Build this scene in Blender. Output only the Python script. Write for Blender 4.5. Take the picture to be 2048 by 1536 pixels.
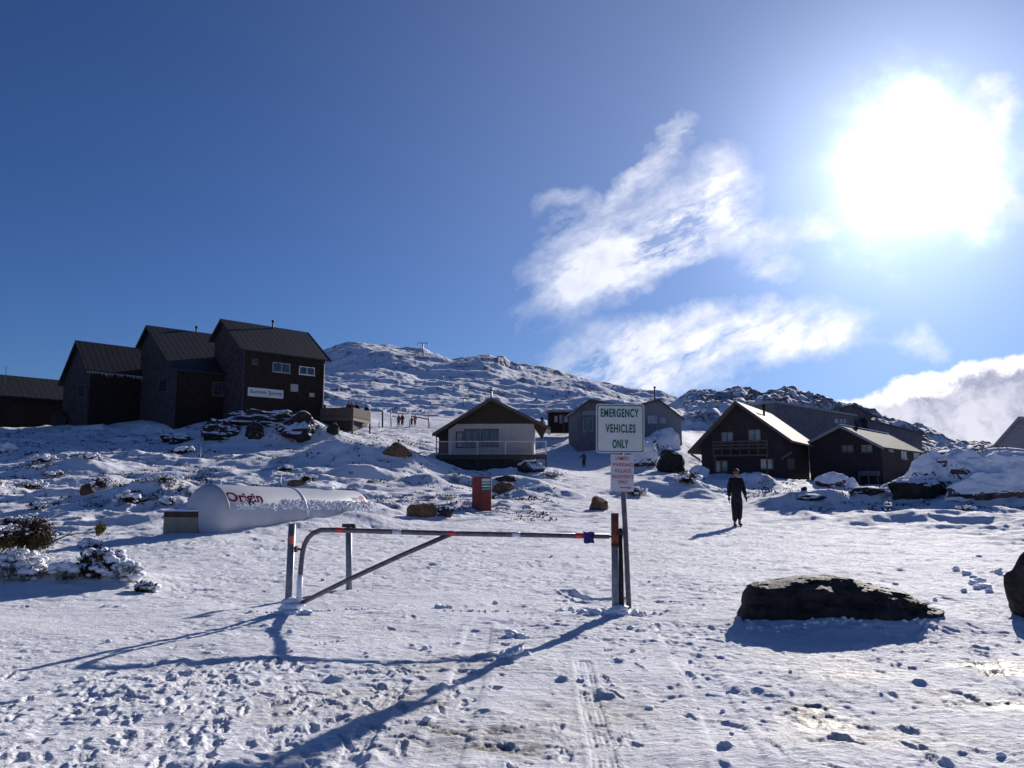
import bpy, math, random
import numpy as np
from mathutils import Vector, Matrix
R = math.radians
random.seed(7)
for o in list(bpy.data.objects): bpy.data.objects.remove(o)
scn = bpy.context.scene
COL = scn.collection

# ------------------------------------------------------------------ camera
H0 = 1.6
F = 1595.0
PITCH = math.atan(192 / 1595.0)
cp, sp = math.cos(PITCH), math.sin(PITCH)
cam_d = bpy.data.cameras.new('camera'); cam = bpy.data.objects.new('camera', cam_d); COL.objects.link(cam)
cam.location = (0, 0, H0); cam.rotation_euler = (R(90) + PITCH, 0, 0)
cam_d.sensor_width = 36; cam_d.lens = 36 * F / 2048; cam_d.clip_end = 9000; cam_d.clip_start = 0.1
scn.camera = cam

def P(px, py, Y):                      # world point seen at photo pixel (px, py) at forward distance Y
    X = px - 1024; U = 768 - py
    f = F * cp - U * sp; u = U * cp + F * sp
    return np.array([X / f * Y, Y, H0 + u / f * Y])

# ------------------------------------------------------------------ light and sky
SUN_AZ, SUN_EL = 27.8, 18.6
scn.view_settings.view_transform = 'Standard'; scn.view_settings.look = 'None'
scn.view_settings.exposure = 0.30; scn.view_settings.gamma = 1
sd = Vector((math.sin(R(SUN_AZ)) * math.cos(R(SUN_EL)), math.cos(R(SUN_AZ)) * math.cos(R(SUN_EL)), math.sin(R(SUN_EL))))
sl = bpy.data.lights.new('sun', 'SUN'); so = bpy.data.objects.new('sun', sl); COL.objects.link(so)
sl.energy = 5.0; sl.angle = R(0.53); sl.color = (1.0, 0.93, 0.86)
so.rotation_euler = sd.to_track_quat('Z', 'Y').to_euler(); so.location = (20, 40, 40)

W = bpy.data.worlds.new('World'); scn.world = W; W.use_nodes = True
nt = W.node_tree; nt.nodes.clear()

class N:                                # tiny node helper
    def __init__(s, nt): s.nt = nt
    def node(s, t, **k):
        n = s.nt.nodes.new(t)
        for a, b in k.items(): setattr(n, a, b)
        return n
    def put(s, sock, v):
        if v is None: return
        if isinstance(v, bpy.types.NodeSocket): s.nt.links.new(v, sock)
        else: sock.default_value = v
    def m(s, op, a, b=None, c=None, clamp=False):
        n = s.node('ShaderNodeMath', operation=op, use_clamp=clamp)
        s.put(n.inputs[0], a); s.put(n.inputs[1], b); s.put(n.inputs[2], c)
        return n.outputs[0]
    def vm(s, op, a, b=None):
        n = s.node('ShaderNodeVectorMath', operation=op)
        s.put(n.inputs[0], a); s.put(n.inputs[1], b)
        return n.outputs['Value'] if op in ('LENGTH', 'DOT_PRODUCT', 'DISTANCE') else n.outputs[0]
    def noise(s, v, scale, detail=4, rough=.5, dist=0, col=False):
        n = s.node('ShaderNodeTexNoise'); s.put(n.inputs['Vector'], v)
        n.inputs['Scale'].default_value = scale; n.inputs['Detail'].default_value = detail
        n.inputs['Roughness'].default_value = rough; n.inputs['Distortion'].default_value = dist
        return n.outputs['Color' if col else 'Fac']
    def rng(s, v, a, b, c=0., d=1., smooth=True):
        n = s.node('ShaderNodeMapRange'); n.interpolation_type = 'SMOOTHSTEP' if smooth else 'LINEAR'
        s.put(n.inputs[0], v)
        for i, q in enumerate((a, b, c, d)): s.put(n.inputs[1 + i], q)
        return n.outputs[0]
    def mix(s, f, a, b, mode='MIX'):
        n = s.node('ShaderNodeMix', data_type='RGBA', blend_type=mode)
        s.put(n.inputs[0], f)
        s.put(n.inputs[6], a if isinstance(a, bpy.types.NodeSocket) else tuple(a) + (1,))
        s.put(n.inputs[7], b if isinstance(b, bpy.types.NodeSocket) else tuple(b) + (1,))
        return n.outputs[2]
    def vec(s, x, y, z=0.):
        n = s.node('ShaderNodeCombineXYZ'); s.put(n.inputs[0], x); s.put(n.inputs[1], y); s.put(n.inputs[2], z)
        return n.outputs[0]

w = N(nt)
sky = w.node('ShaderNodeTexSky', sky_type='NISHITA', sun_disc=False)
sky.sun_elevation = R(SUN_EL); sky.sun_rotation = R(SUN_AZ); sky.altitude = 1200
sky.air_density = 1.0; sky.dust_density = 0.15; sky.ozone_density = 3.0
skyc = w.vm('MULTIPLY', sky.outputs[0], (0.285, 0.415, 0.67))
STR = 0.085
tc = w.node('ShaderNodeTexCoord'); sep = w.node('ShaderNodeSeparateXYZ'); nt.links.new(tc.outputs['Generated'], sep.inputs[0])
dx, dy, dz = sep.outputs
yy = w.m('MAXIMUM', dy, 0.05)
uv = w.vec(w.m('DIVIDE', dx, yy), w.m('DIVIDE', dz, yy))
def uvp(px, py):
    q = P(px, py, 1.0); return (q[0], q[2] - H0)
K = 1 / 1595.0
n1 = w.vm('SUBTRACT', w.noise(uv, 4.5, 5, .58, col=True), (.5, .5, .5))
n2 = w.vm('SUBTRACT', w.noise(uv, 16, 5, .62, col=True), (.5, .5, .5))
def warp(a, b):
    return w.vm('ADD', uv, w.vm('ADD', w.vm('MULTIPLY', n1, (a, a * .8, 0)), w.vm('MULTIPLY', n2, (b, b * .8, 0))))
def field(bl, vv):
    tot = None
    for (x, y, rx, ry, rot, amp) in bl:
        mp = w.node('ShaderNodeMapping', vector_type='TEXTURE')
        a = uvp(x, y); nt.links.new(vv, mp.inputs['Vector'])
        mp.inputs['Location'].default_value = (a[0], a[1], 0)
        mp.inputs['Rotation'].default_value = (0, 0, R(rot)); mp.inputs['Scale'].default_value = (rx * K * 1.25, ry * K * 1.3, 1)
        f = w.rng(w.vm('LENGTH', mp.outputs[0]), 1.0, 0.0, 0., amp)
        tot = f if tot is None else w.m('ADD', tot, f)
    return tot
wv = warp(.16, .055)
rotm = w.node('ShaderNodeMapping', vector_type='TEXTURE'); nt.links.new(warp(.06, .02), rotm.inputs['Vector'])
rotm.inputs['Rotation'].default_value = (0, 0, R(27)); rotm.inputs['Scale'].default_value = (1.9, .75, 1)
streak = w.noise(rotm.outputs[0], 14, 9, .66, .1)
puff = w.noise(warp(.05, .04), 22, 8, .6, .2)
clouds = [(1190, 560, 190, 70, 28, 1.1), (1270, 480, 250, 100, 22, 1.3), (1400, 420, 150, 75, 35, .9), (1490, 480, 130, 60, 10, .7),
          (1330, 300, 120, 38, 50, .55), (1230, 370, 150, 26, 42, .6), (1130, 400, 70, 30, 20, .4), (1530, 545, 95, 36, 12, .6),
          (1420, 330, 90, 60, 40, .45), (1370, 240, 60, 25, 40, .4),
          (1260, 712, 190, 75, 10, 1.1), (1420, 695, 260, 72, 8, 1.2), (1590, 660, 180, 60, 12, .85), (1230, 750, 160, 40, 0, .55), (1120, 740, 60, 40, 20, .3),
          (1700, 672, 90, 30, 0, .35), (1830, 676, 75, 34, 0, .5), (1965, 250, 120, 70, 40, 1.0), (1690, 420, 110, 45, 15, .9), (1985, 400, 80, 60, 0, .7)]
cf = w.m('MULTIPLY', field(clouds, wv), w.rng(streak, .36, .64, .08, 1.55, False))
dens1 = w.m('POWER', w.rng(cf, .06, 1.25, smooth=False), .8)
# low bank of cumulus above the right-hand hill
bank = [(1690, 850, 130, 55, 8, 1.4), (1800, 820, 120, 70, 20, 1.5), (1890, 800, 120, 85, 20, 1.6), (1990, 800, 140, 100, 10, 1.7), (2130, 830, 260, 130, 5, 2.), (1980, 880, 260, 90, 0, 1.6), (2300, 860, 400, 170, 0, 2.)]
bf = w.m('MULTIPLY', field(bank, warp(.07, .05)), w.rng(puff, .3, .7, .72, 1.2, False))
dens2 = w.rng(bf, .28, .62)
rimv = w.rng(w.m('ADD', bf, w.m('MULTIPLY', w.m('SUBTRACT', puff, .5), 3.6)), .75, 2.1)
# everything round the sun: forward-scattering glow of thin air and cloud
ssv = w.node('ShaderNodeCombineXYZ')
g = P(1808, 345, 1.0) - np.array([0, 0, H0]); g = g / np.linalg.norm(g)
cosang = w.vm('DOT_PRODUCT', w.vm('NORMALIZE', tc.outputs['Generated']), tuple(g))
ang = w.m('MULTIPLY', w.m('ARCCOSINE', w.m('MINIMUM', cosang, .999999)), 57.2958)
sep2 = w.node('ShaderNodeSeparateXYZ'); nt.links.new(n1, sep2.inputs[0])
angn = w.m('ADD', ang, w.m('ADD', w.m('MULTIPLY', sep2.outputs[0], 9.0), w.m('MULTIPLY', w.m('SUBTRACT', w.noise(uv, 9, 5, .6), .5), 7.0)))
def gauss(a, s_, amp): return w.m('MULTIPLY', w.m('EXPONENT', w.m('MULTIPLY', w.m('POWER', w.m('DIVIDE', a, s_), 2.0), -1.0)), amp)
core = w.m('ADD', gauss(w.m('MAXIMUM', angn, 0.), 2.9, 1.4), gauss(ang, 2.7, 1.3))
halo = w.m('ADD', gauss(ang, 8.6, .62), gauss(ang, 27.0, .21))
glow = w.vm('ADD', w.vm('MULTIPLY', w.vec(core, core, core), (1, .99, .97)), w.vm('MULTIPLY', w.vec(halo, halo, halo), (.74, .85, 1.06)))
base = w.vm('ADD', w.vm('MULTIPLY', skyc, (STR, STR, STR)), glow)
near = w.rng(ang, 34., 6., 0., 1.)
cl1 = w.mix(near, (.66, .70, .82), (1.05, 1.03, 1.06))
cl1 = w.mix(w.rng(puff, .42, .68, 0, .5), cl1, (.52, .58, .74))
c = w.mix(w.m('MULTIPLY', dens1, .86), base, cl1)
bank_c = w.mix(rimv, (1.15, 1.15, 1.15), (.30, .30, .43))
bank_c = w.mix(w.rng(w.noise(warp(.1, .05), 9, 7, .65), .40, .62, 0, .8), bank_c, (.78, .77, .84))
c = w.mix(w.m('MULTIPLY', dens2, .93), c, bank_c)
fwd = w.rng(dy, .06, .2)
c = w.mix(fwd, base, c)
bg = w.node('ShaderNodeBackground'); nt.links.new(w.vm('MULTIPLY', c, (1 / STR,) * 3), bg.inputs[0]); bg.inputs[1].default_value = STR
wo = w.node('ShaderNodeOutputWorld'); nt.links.new(bg.outputs[0], wo.inputs[0])

# ------------------------------------------------------------------ materials
def mat(name, col, rough=.7, spec=.3, metal=0., var=.25, vscale=6., bump=.0, bscale=30., snow=0., snow_n=.55, frost=0., col2=None, stretch=(1, 1, 1), stripes=0.):
    m = bpy.data.materials.new(name); m.use_nodes = True; k = N(m.node_tree); b = m.node_tree.nodes['Principled BSDF']
    tcn = k.node('ShaderNodeTexCoord'); ob = k.vm('MULTIPLY', tcn.outputs['Object'], stretch)
    n = k.noise(ob, vscale, 5, .6)
    dark = tuple(x * (1 - var) for x in col); lite = tuple(min(1, x * (1 + var)) for x in col)
    cc = k.mix(k.rng(n, .3, .7), dark, lite)
    if col2: cc = k.mix(k.rng(k.noise(ob, vscale * .35, 6, .65), .52, .62), cc, col2)
    if frost > 0:
        fn = k.noise(ob, 3.2, 6, .7)
        cc = k.mix(k.rng(fn, .62 - frost * .3, .78 - frost * .3, 0, .55), cc, (.15, .16, .19))
    rr = rough
    if snow > 0:
        ge = k.node('ShaderNodeNewGeometry'); sx = k.node('ShaderNodeSeparateXYZ'); k.put(sx.inputs[0], ge.outputs['Normal'])
        sn = k.m('ADD', sx.outputs[2], k.m('MULTIPLY', k.m('SUBTRACT', k.noise(ob, 7, 5, .7), .5), 1.1))
        sm = k.rng(sn, snow_n, snow_n + .12, 0, snow)
        cc = k.mix(sm, cc, (.82, .85, .92))
    k.put(b.inputs['Base Color'], cc); b.inputs['Roughness'].default_value = rr
    b.inputs['Specular IOR Level'].default_value = spec; b.inputs['Metallic'].default_value = metal
    if bump > 0:
        bn_ = k.node('ShaderNodeBump'); bn_.inputs['Strength'].default_value = bump; bn_.inputs['Distance'].default_value = .03
        k.put(bn_.inputs['Height'], k.noise(ob, bscale, 6, .65)); k.put(b.inputs['Normal'], bn_.outputs[0])
    return m
M = dict(
    timber=mat('dark_timber', (.024, .018, .018), .8, .15, var=.5, vscale=3, bump=.3, stretch=(6, 6, 1)),
    frosted=mat('frosted_timber', (.050, .045, .050), .8, .15, var=.35, vscale=3, frost=.22, stretch=(1, 1, .6)),
    lodge_roof=mat('dark_iron_roof', (.022, .023, .027), .55, .3, var=.3, vscale=2, frost=0),
    chalet_wall=mat('brown_stained_boards', (.046, .036, .042), .75, .2, var=.4, vscale=3, bump=.2, stretch=(6, 6, 1)),
    bright_roof=mat('pale_metal_roof', (.21, .16, .115), .75, .1, metal=0., var=.15, vscale=5, bump=.15, bscale=12),
    grey_roof=mat('grey_metal_roof', (.060, .064, .070), .85, .1, metal=0., var=.25, vscale=3),
    trim=mat('weathered_trim', (.10, .085, .075), .7, .2, var=.3),
    pale_trim=mat('pale_window_frame', (.32, .32, .34), .6, .3, var=.1),
    white_trim=mat('white_window_frame', (.62, .63, .66), .6, .3, var=.1),
    panel=mat('pale_wall_panel', (.44, .40, .37), .8, .2, var=.08, vscale=2),
    brown=mat('brown_gable_boards', (.055, .038, .030), .8, .2, var=.35, bump=.2, stretch=(6, 1, 1)),
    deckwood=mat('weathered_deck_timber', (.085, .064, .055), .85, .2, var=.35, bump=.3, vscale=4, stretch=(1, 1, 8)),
    darkwood=mat('shaded_subfloor_timber', (.06, .05, .05), .85, .2, var=.3),  # shade below raised floors put into a darker timber colour
    redwood=mat('red_brown_door', (.12, .045, .035), .7, .2, var=.2),
    grey_wall=mat('blue_grey_weatherboard', (.22, .23, .27), .8, .2, var=.12, vscale=3, stretch=(1, 1, 10)),
    stone_grey=mat('grey_lodge_wall', (.13, .13, .155), .8, .2, var=.2, vscale=2),
    snow_roof=mat('snow_dusted_roof', (.26, .27, .30), .7, .2, var=.3, vscale=4, snow=.6, snow_n=.8),
    glass=None,
    gal=mat('galvanised_steel', (.23, .24, .26), .5, .5, metal=.5, var=.3, vscale=14, bump=.1, bscale=60),
    gal_dark=mat('dull_painted_tube', (.13, .12, .135), .5, .4, metal=.3, var=.3, vscale=14, bump=.1, bscale=60),
    post_dark=mat('dark_steel_post', (.030, .027, .030), .6, .4, metal=.3, var=.4, vscale=14),
    rust=mat('rusty_steel', (.16, .050, .032), .8, .2, var=.35, vscale=18, bump=.3),
    sign_white=mat('white_sign_enamel', (.50, .53, .55), .45, .4, var=.05, vscale=3),
    sign_pink=mat('white_plastic_sheet', (.52, .50, .56), .5, .4, var=.05, vscale=3),
    green=mat('green_sign_paint', (.004, .095, .066), .5, .3, var=.05),
    signred=mat('faded_red_paint', (.42, .06, .10), .5, .3, var=.15),
    refl_red=mat('red_reflector', (.60, .055, .035), .35, .5, var=.1),
    refl_white=mat('white_reflector', (.60, .60, .66), .35, .5, var=.1),
    cloth=mat('navy_cloth', (.035, .032, .16), .9, .1, var=.3, vscale=20),
    redbox=mat('red_cabinet_paint', (.17, .028, .024), .55, .3, var=.15, vscale=4),
    tank=mat('white_tank_paint', (.47, .48, .53), .45, .4, var=.05, vscale=2),
    maroon=mat('maroon_lettering', (.10, .010, .030), .95, .02, var=.05),
    greylet=mat('grey_lettering', (.33, .34, .38), .6, .3, var=.05),
    blue_let=mat('blue_lettering', (.05, .10, .24), .6, .3, var=.05),
    block=mat('concrete_block', (.27, .24, .20), .9, .1, var=.12, vscale=8, bump=.2),
    brick=mat('dark_brick_cap', (.09, .055, .055), .9, .1, var=.2, vscale=8),
    icy=mat('rime_ice', (.78, .83, .92), .35, .5, var=.05, vscale=8, bump=.5, bscale=40),
    snowlump=mat('snow_lump', (.84, .86, .93), .65, .25, var=.03, vscale=8, bump=.5, bscale=25),
    rock_dark=mat('dark_dolerite', (.028, .024, .023), .75, .3, var=.6, vscale=7, bump=1., bscale=13, snow=.5, snow_n=1.12),
    rock_brown=mat('brown_dolerite', (.15, .085, .055), .85, .2, var=.4, vscale=4, bump=.6, bscale=8, snow=.95, snow_n=.92),
    crag=mat('rime_plastered_rock', (.085, .068, .068), .85, .2, var=.45, vscale=2, bump=.6, bscale=4, snow=.98, snow_n=-.3),
    rock_snow=mat('snowy_dolerite', (.034, .028, .028), .85, .2, var=.45, vscale=3, bump=.6, bscale=5, snow=.97, snow_n=.55),
    leaf=mat('brown_green_leaf', (.055, .030, .014), .8, .2, var=.6, vscale=4, col2=(.050, .050, .016)),
    leaf_o=mat('olive_leaf', (.13, .10, .025), .8, .2, var=.5, vscale=12),
    leaf_f=mat('frosted_leaf', (.42, .42, .40), .8, .2, var=.6, vscale=14, col2=(.07, .06, .03)),
    twig=mat('bare_twig', (.045, .032, .028), .85, .2, var=.3),
    skin=mat('skin', (.24, .13, .095), .6, .3, var=.05),
    hair=mat('hair', (.03, .022, .016), .7, .3, var=.3),
    black=mat('black_clothing', (.014, .013, .018), .85, .15, var=.3),
    black2=mat('charcoal_trousers', (.020, .019, .024), .85, .15, var=.3),
    navy=mat('navy_clothing', (.02, .028, .075), .85, .15, var=.2),
    redc=mat('red_clothing', (.38, .03, .035), .85, .15, var=.2),
    maroonc=mat('maroon_clothing', (.13, .03, .035), .85, .15, var=.2),
    pinkc=mat('bright_pink_red_clothing', (.70, .08, .12), .85, .15, var=.1),
    olive=mat('olive_clothing', (.07, .06, .045), .85, .15, var=.2),
    greyc=mat('grey_clothing', (.12, .12, .14), .85, .15, var=.2),
)
def glassmat(name, col):
    m = bpy.data.materials.new(name); m.use_nodes = True; b = m.node_tree.nodes['Principled BSDF']; k = N(m.node_tree)
    t = k.node('ShaderNodeTexCoord'); n = k.noise(t.outputs['Object'], 1.7, 3, .5)
    k.put(b.inputs['Base Color'], k.mix(k.rng(n, .35, .65), tuple(x * .6 for x in col), col))
    b.inputs['Roughness'].default_value = .12; b.inputs['Specular IOR Level'].default_value = .8
    return m
M['glass'] = glassmat('window_glass', (.035, .045, .065)); M['curtain'] = glassmat('curtained_glass', (.20, .20, .23)); M['lace'] = glassmat('bright_curtained_glass', (.42, .42, .46))

# ------------------------------------------------------------------ terrain
def hash2(ix, iy, seed):
    h = (ix.astype(np.int64) * 374761393 + iy.astype(np.int64) * 668265263 + seed * 974634777) & 0xffffffff
    h = ((h ^ (h >> 13)) * 1274126177) & 0xffffffff
    return ((h ^ (h >> 16)) & 0xffff).astype(np.float32) / 65536.0
def gn(x, y, seed=0):
    ix = np.floor(x); iy = np.floor(y); fx = (x - ix).astype(np.float32); fy = (y - iy).astype(np.float32)
    u = fx * fx * fx * (fx * (fx * 6 - 15) + 10); v = fy * fy * fy * (fy * (fy * 6 - 15) + 10)
    def gr(ox, oy):
        a = hash2(ix + ox, iy + oy, seed) * 6.2831853
        return np.cos(a) * (fx - ox) + np.sin(a) * (fy - oy)
    a = gr(0, 0); b = gr(1, 0); c_ = gr(0, 1); d = gr(1, 1)
    return (a + (b - a) * u + (c_ - a) * v + (a - b - c_ + d) * u * v) * 1.5
def fbm(x, y, o=4, seed=0, g=.5):
    t = 0; a = 1.
    for i in range(o):
        t = t + a * gn(x * 2 ** i + i * 17.3, y * 2 ** i - i * 9.1, seed + i); a *= g
    return t
def sstep(a, b, x): t = np.clip((x - a) / (b - a), 0, 1); return t * t * (3 - 2 * t)
def pchip(xk, yk, x):                   # yk (k, ...) monotone cubic
    h = np.diff(xk); d = (yk[1:] - yk[:-1]) / h.reshape(-1, *([1] * (yk.ndim - 1)))
    m = np.zeros_like(yk)
    a, b = d[:-1], d[1:]; m[1:-1] = np.where(a * b > 0, 2 * a * b / (a + b + 1e-12 * np.sign(a + b + 1e-30)), 0)
    m[0] = d[0]; m[-1] = d[-1]
    i = np.clip(np.searchsorted(xk, x) - 1, 0, len(xk) - 2); t = (x - xk[i]) / h[i]
    return i, t, h, m
def ev(xk, yk, x):
    i, t, h, m = pchip(xk, yk, x); h_ = h[i]
    return ((2 * t**3 - 3 * t**2 + 1) * yk[i] + (t**3 - 2 * t**2 + t) * h_ * m[i] + (-2 * t**3 + 3 * t**2) * yk[i + 1] + (t**3 - t**2) * h_ * m[i + 1])
SKYL = [(-600, 870), (-200, 860), (60, 848), (200, 790), (420, 745), (560, 728), (625, 722), (655, 716), (685, 705), (720, 701), (760, 702), (800, 706), (840, 707), (870, 715), (905, 722),
        (930, 718), (965, 716), (1000, 722), (1025, 735), (1060, 739), (1085, 740), (1130, 747), (1190, 760), (1250, 774), (1300, 786), (1350, 803), (1390, 812), (1500, 822), (1700, 850), (2048, 905), (2700, 915)]
ROWS = [  # forward distance, [(photo column, photo row the ground shows at)]
    (22, [(-300, 1078), (0, 1078), (200, 1070), (420, 1062), (640, 1070), (960, 1076), (2048, 1080), (2700, 1080)]),
    (30, [(-300, 1045), (0, 1036), (200, 1030), (420, 1028), (640, 1032), (960, 1038), (1250, 1042), (1560, 1042), (1750, 1038), (2048, 1040), (2700, 1040)]),
    (45, [(-300, 975), (0, 975), (200, 976), (420, 978), (640, 980), (960, 990), (1250, 1002), (1475, 1006), (1560, 1005), (1750, 1008), (2048, 1012), (2700, 1010)]),
    (58, [(-300, 908), (0, 912), (200, 914), (420, 922), (640, 922), (800, 930), (960, 964), (1100, 970), (1250, 974), (1400, 978), (1560, 978), (1750, 988), (2048, 988), (2700, 985)]),
    (69, [(-300, 866), (0, 872), (120, 880), (220, 886), (420, 884), (640, 888), (760, 898), (860, 936), (960, 944), (1080, 940), (1180, 950), (1250, 953), (1400, 957), (1560, 960), (1640, 970), (1750, 976), (2048, 970), (2700, 965)]),
    (80, [(-300, 850), (0, 858), (200, 846), (420, 838), (620, 842), (700, 868), (800, 882), (960, 908), (1100, 938), (1180, 942), (1250, 935), (1400, 940), (1560, 958), (1750, 970), (2048, 955), (2700, 950)]),
    (95, [(-300, 850), (0, 852), (200, 846), (420, 838), (640, 840), (700, 862), (800, 866), (960, 886), (1100, 915), (1250, 905), (1400, 915), (1560, 950), (1750, 950), (2048, 945), (2700, 940)]),
    (115, [(-300, 848), (0, 850), (420, 830), (640, 835), (800, 853), (900, 852), (1000, 862), (1100, 872), (1250, 868), (1340, 868), (1400, 885), (1560, 925), (1750, 935), (2048, 935), (2700, 930)]),
    (150, [(-300, 848), (0, 850), (420, 822), (640, 822), (800, 826), (960, 836), (1100, 848), (1250, 850), (1340, 852), (1400, 858), (1560, 880), (1750, 912), (2048, 920), (2700, 915)]),
    (200, [(-300, 850), (0, 850), (420, 810), (640, 795), (800, 798), (960, 806), (1100, 818), (1250, 828), (1340, 832), (1400, 828), (1560, 830), (1750, 878), (1900, 912), (2048, 916), (2700, 915)]),
    (260, [(-300, 853), (0, 850), (420, 790), (640, 772), (740, 768), (800, 770), (900, 778), (960, 782), (1100, 790), (1200, 802), (1300, 815), (1345, 806), (1370, 797), (1400, 795), (1440, 790), (1475, 785),
           (1500, 788), (1520, 793), (1545, 786), (1575, 785), (1610, 795), (1660, 808), (1700, 822), (1760, 846), (1800, 851), (1850, 862), (1880, 878), (1905, 892), (1960, 897), (2048, 900), (2700, 905)]),
    (330, [(-300, 860), (0, 850), (200, 800), (420, 765), (640, 745), (740, 738), (800, 742), (870, 750), (960, 748), (1060, 760), (1200, 780), (1300, 797), (1400, 815), (1560, 822), (1750, 860), (2048, 912), (2700, 915)]),
    (410, SKYL),
    (560, [(x, y + 14 + max(0, (y - 700)) * .1) for x, y in SKYL]),
    (3200, [(-600, 940), (2700, 940)]),
]
def zrow(Y, pts, u):
    px = np.array([q[0] for q in pts], float); py = np.array([q[1] for q in pts], float)
    f0 = F * cp
    # column px -> u at that row's pixel height
    U = 768 - py; ff = F * cp - U * sp; uk = (px - 1024) / ff; tk = (U * cp + F * sp) / ff
    t = ev(uk, tk, np.clip(u, uk[0], uk[-1]))
    return H0 + t * Y
LY = np.log(np.array([.3, 10, 15] + [r[0] for r in ROWS], float))
def zstack(u):
    zs = [np.zeros_like(u), np.zeros_like(u), np.full_like(u, .01)]
    for Y, pts in ROWS: zs.append(zrow(Y, pts, u))
    return np.array(zs)
AZ = np.concatenate([np.arange(-180, -43, 4.), np.linspace(-42, 42, 1250), np.arange(44, 180, 4.)]); AZ = np.radians(AZ)
NF0 = len(np.arange(-180, -43, 4.))
RR = np.concatenate([np.geomspace(.4, 2.6, 30)[:-1], np.geomspace(2.6, 13, 540)[:-1], np.geomspace(13, 120, 520)[:-1], np.geomspace(120, 620, 330)[:-1], np.geomspace(620, 3000, 24)])
na, nr = len(AZ), len(RR)
A2, R2 = np.meshgrid(AZ, RR, indexing='ij')
X = R2 * np.sin(A2); Yw = R2 * np.cos(A2)
Ye = R2 * np.maximum(np.cos(A2), .66)
ucol = np.tan(np.clip(AZ, -.95, .95))
ZS = zstack(ucol)
Z = np.zeros_like(X)
for i in range(na):
    Z[i] = ev(LY, ZS[:, i], np.log(Ye[i]))
back = sstep(1.0, 2.2, np.abs(A2)); Z = Z * (1 - .9 * back)
U2 = X / np.maximum(Ye, .1); PX = 1024 + 1583 * U2            # approximate photo column
def gauss2(x, y, cx, cy, sx, sy, rot=0.):
    c_, s_ = math.cos(rot), math.sin(rot); a = (x - cx) * c_ + (y - cy) * s_; b = -(x - cx) * s_ + (y - cy) * c_
    return np.exp(-(a / sx) ** 2 - (b / sy) ** 2)
dist = R2
def amp(lam): return sstep(lam * .9, lam * .35, np.maximum(R2 * R(84 / 1250.), .0) * 2)   # fade octaves the grid cannot carry
# trodden path from the gate up towards the huts
pathx = np.interp(Yw, [0, 10, 26, 50, 70, 92, 115], [1.5, 2.5, 7.0, 8.2, 7.5, 8.2, 9.5]); pathw = np.interp(Yw, [0, 10, 26, 50, 92], [6, 7, 6.5, 4.5, 3])
onpath = np.exp(-((X - pathx) / pathw) ** 2) * sstep(130, 95, Yw)
mid = sstep(17, 34, R2) * sstep(130, 100, R2)
wild = mid * (1 - onpath) 
leftbank = sstep(1.5, 7, -X - .12 * Yw) * sstep(10, 14, R2)
und = fbm(X / 9., Yw / 7., 3, 11) * .22 * wild + fbm(X / 3.3, Yw / 2.4, 3, 21) * .11 * wild
tus = np.abs(fbm(X / 2.1, Yw / 1.6, 3, 31)); Z += und + (.5 - tus) * .24 * wild * sstep(-.1, .5, fbm(X / 11, Yw / 8, 2, 41) + .25)
rock = np.zeros_like(Z); dirt = np.zeros_like(Z)
rng = np.random.RandomState(5)
def bump(cx, cy, sx, sy, h, rot=0., sharp=False):
    r = 2.6 * max(sx, sy); cr = math.hypot(cx, cy); ca = math.atan2(cx, cy)
    j0, j1 = np.searchsorted(RR, [cr - r, cr + r]); da = r / max(cr, r)
    i0, i1 = np.searchsorted(AZ, [ca - da, ca + da])
    if i1 <= i0 or j1 <= j0: return
    sl_ = (slice(i0, i1), slice(j0, j1)); g_ = gauss2(X[sl_], Yw[sl_], cx, cy, sx, sy, rot)
    Z[sl_] += h * (np.minimum(g_ * 1.5, 1) if sharp else g_)
for k in range(620):                     # snowed-over tussocks and boulders
    y = math.exp(rng.uniform(math.log(24), math.log(82))); x = y * rng.uniform(-.72, .72)
    pxk = 1024 + 1583 * x / y
    onp = math.exp(-((x - np.interp(y, [0, 26, 50, 92], [1.5, 7, 8.2, 8.2])) / 5.5) ** 2)
    if rng.rand() < onp * 1.3 or (640 < pxk < 1160 and 60 < y) and rng.rand() < .5: continue
    if y < 45 and 800 < pxk < 1250 or y < 30 and pxk < 800 or y > 46 and pxk > 1540: continue
    s = rng.uniform(.35, 1.3); bump(x, y, s * rng.uniform(1, 2), s, rng.uniform(.10, .30) * s, rng.uniform(-.5, .5), rng.rand() < .4)
def bp(px, py, Y, sx, sy, h, rot=0., sharp=False):
    q = P(px, py, Y); bump(q[0], Y, sx, sy, h, rot, sharp)
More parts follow.
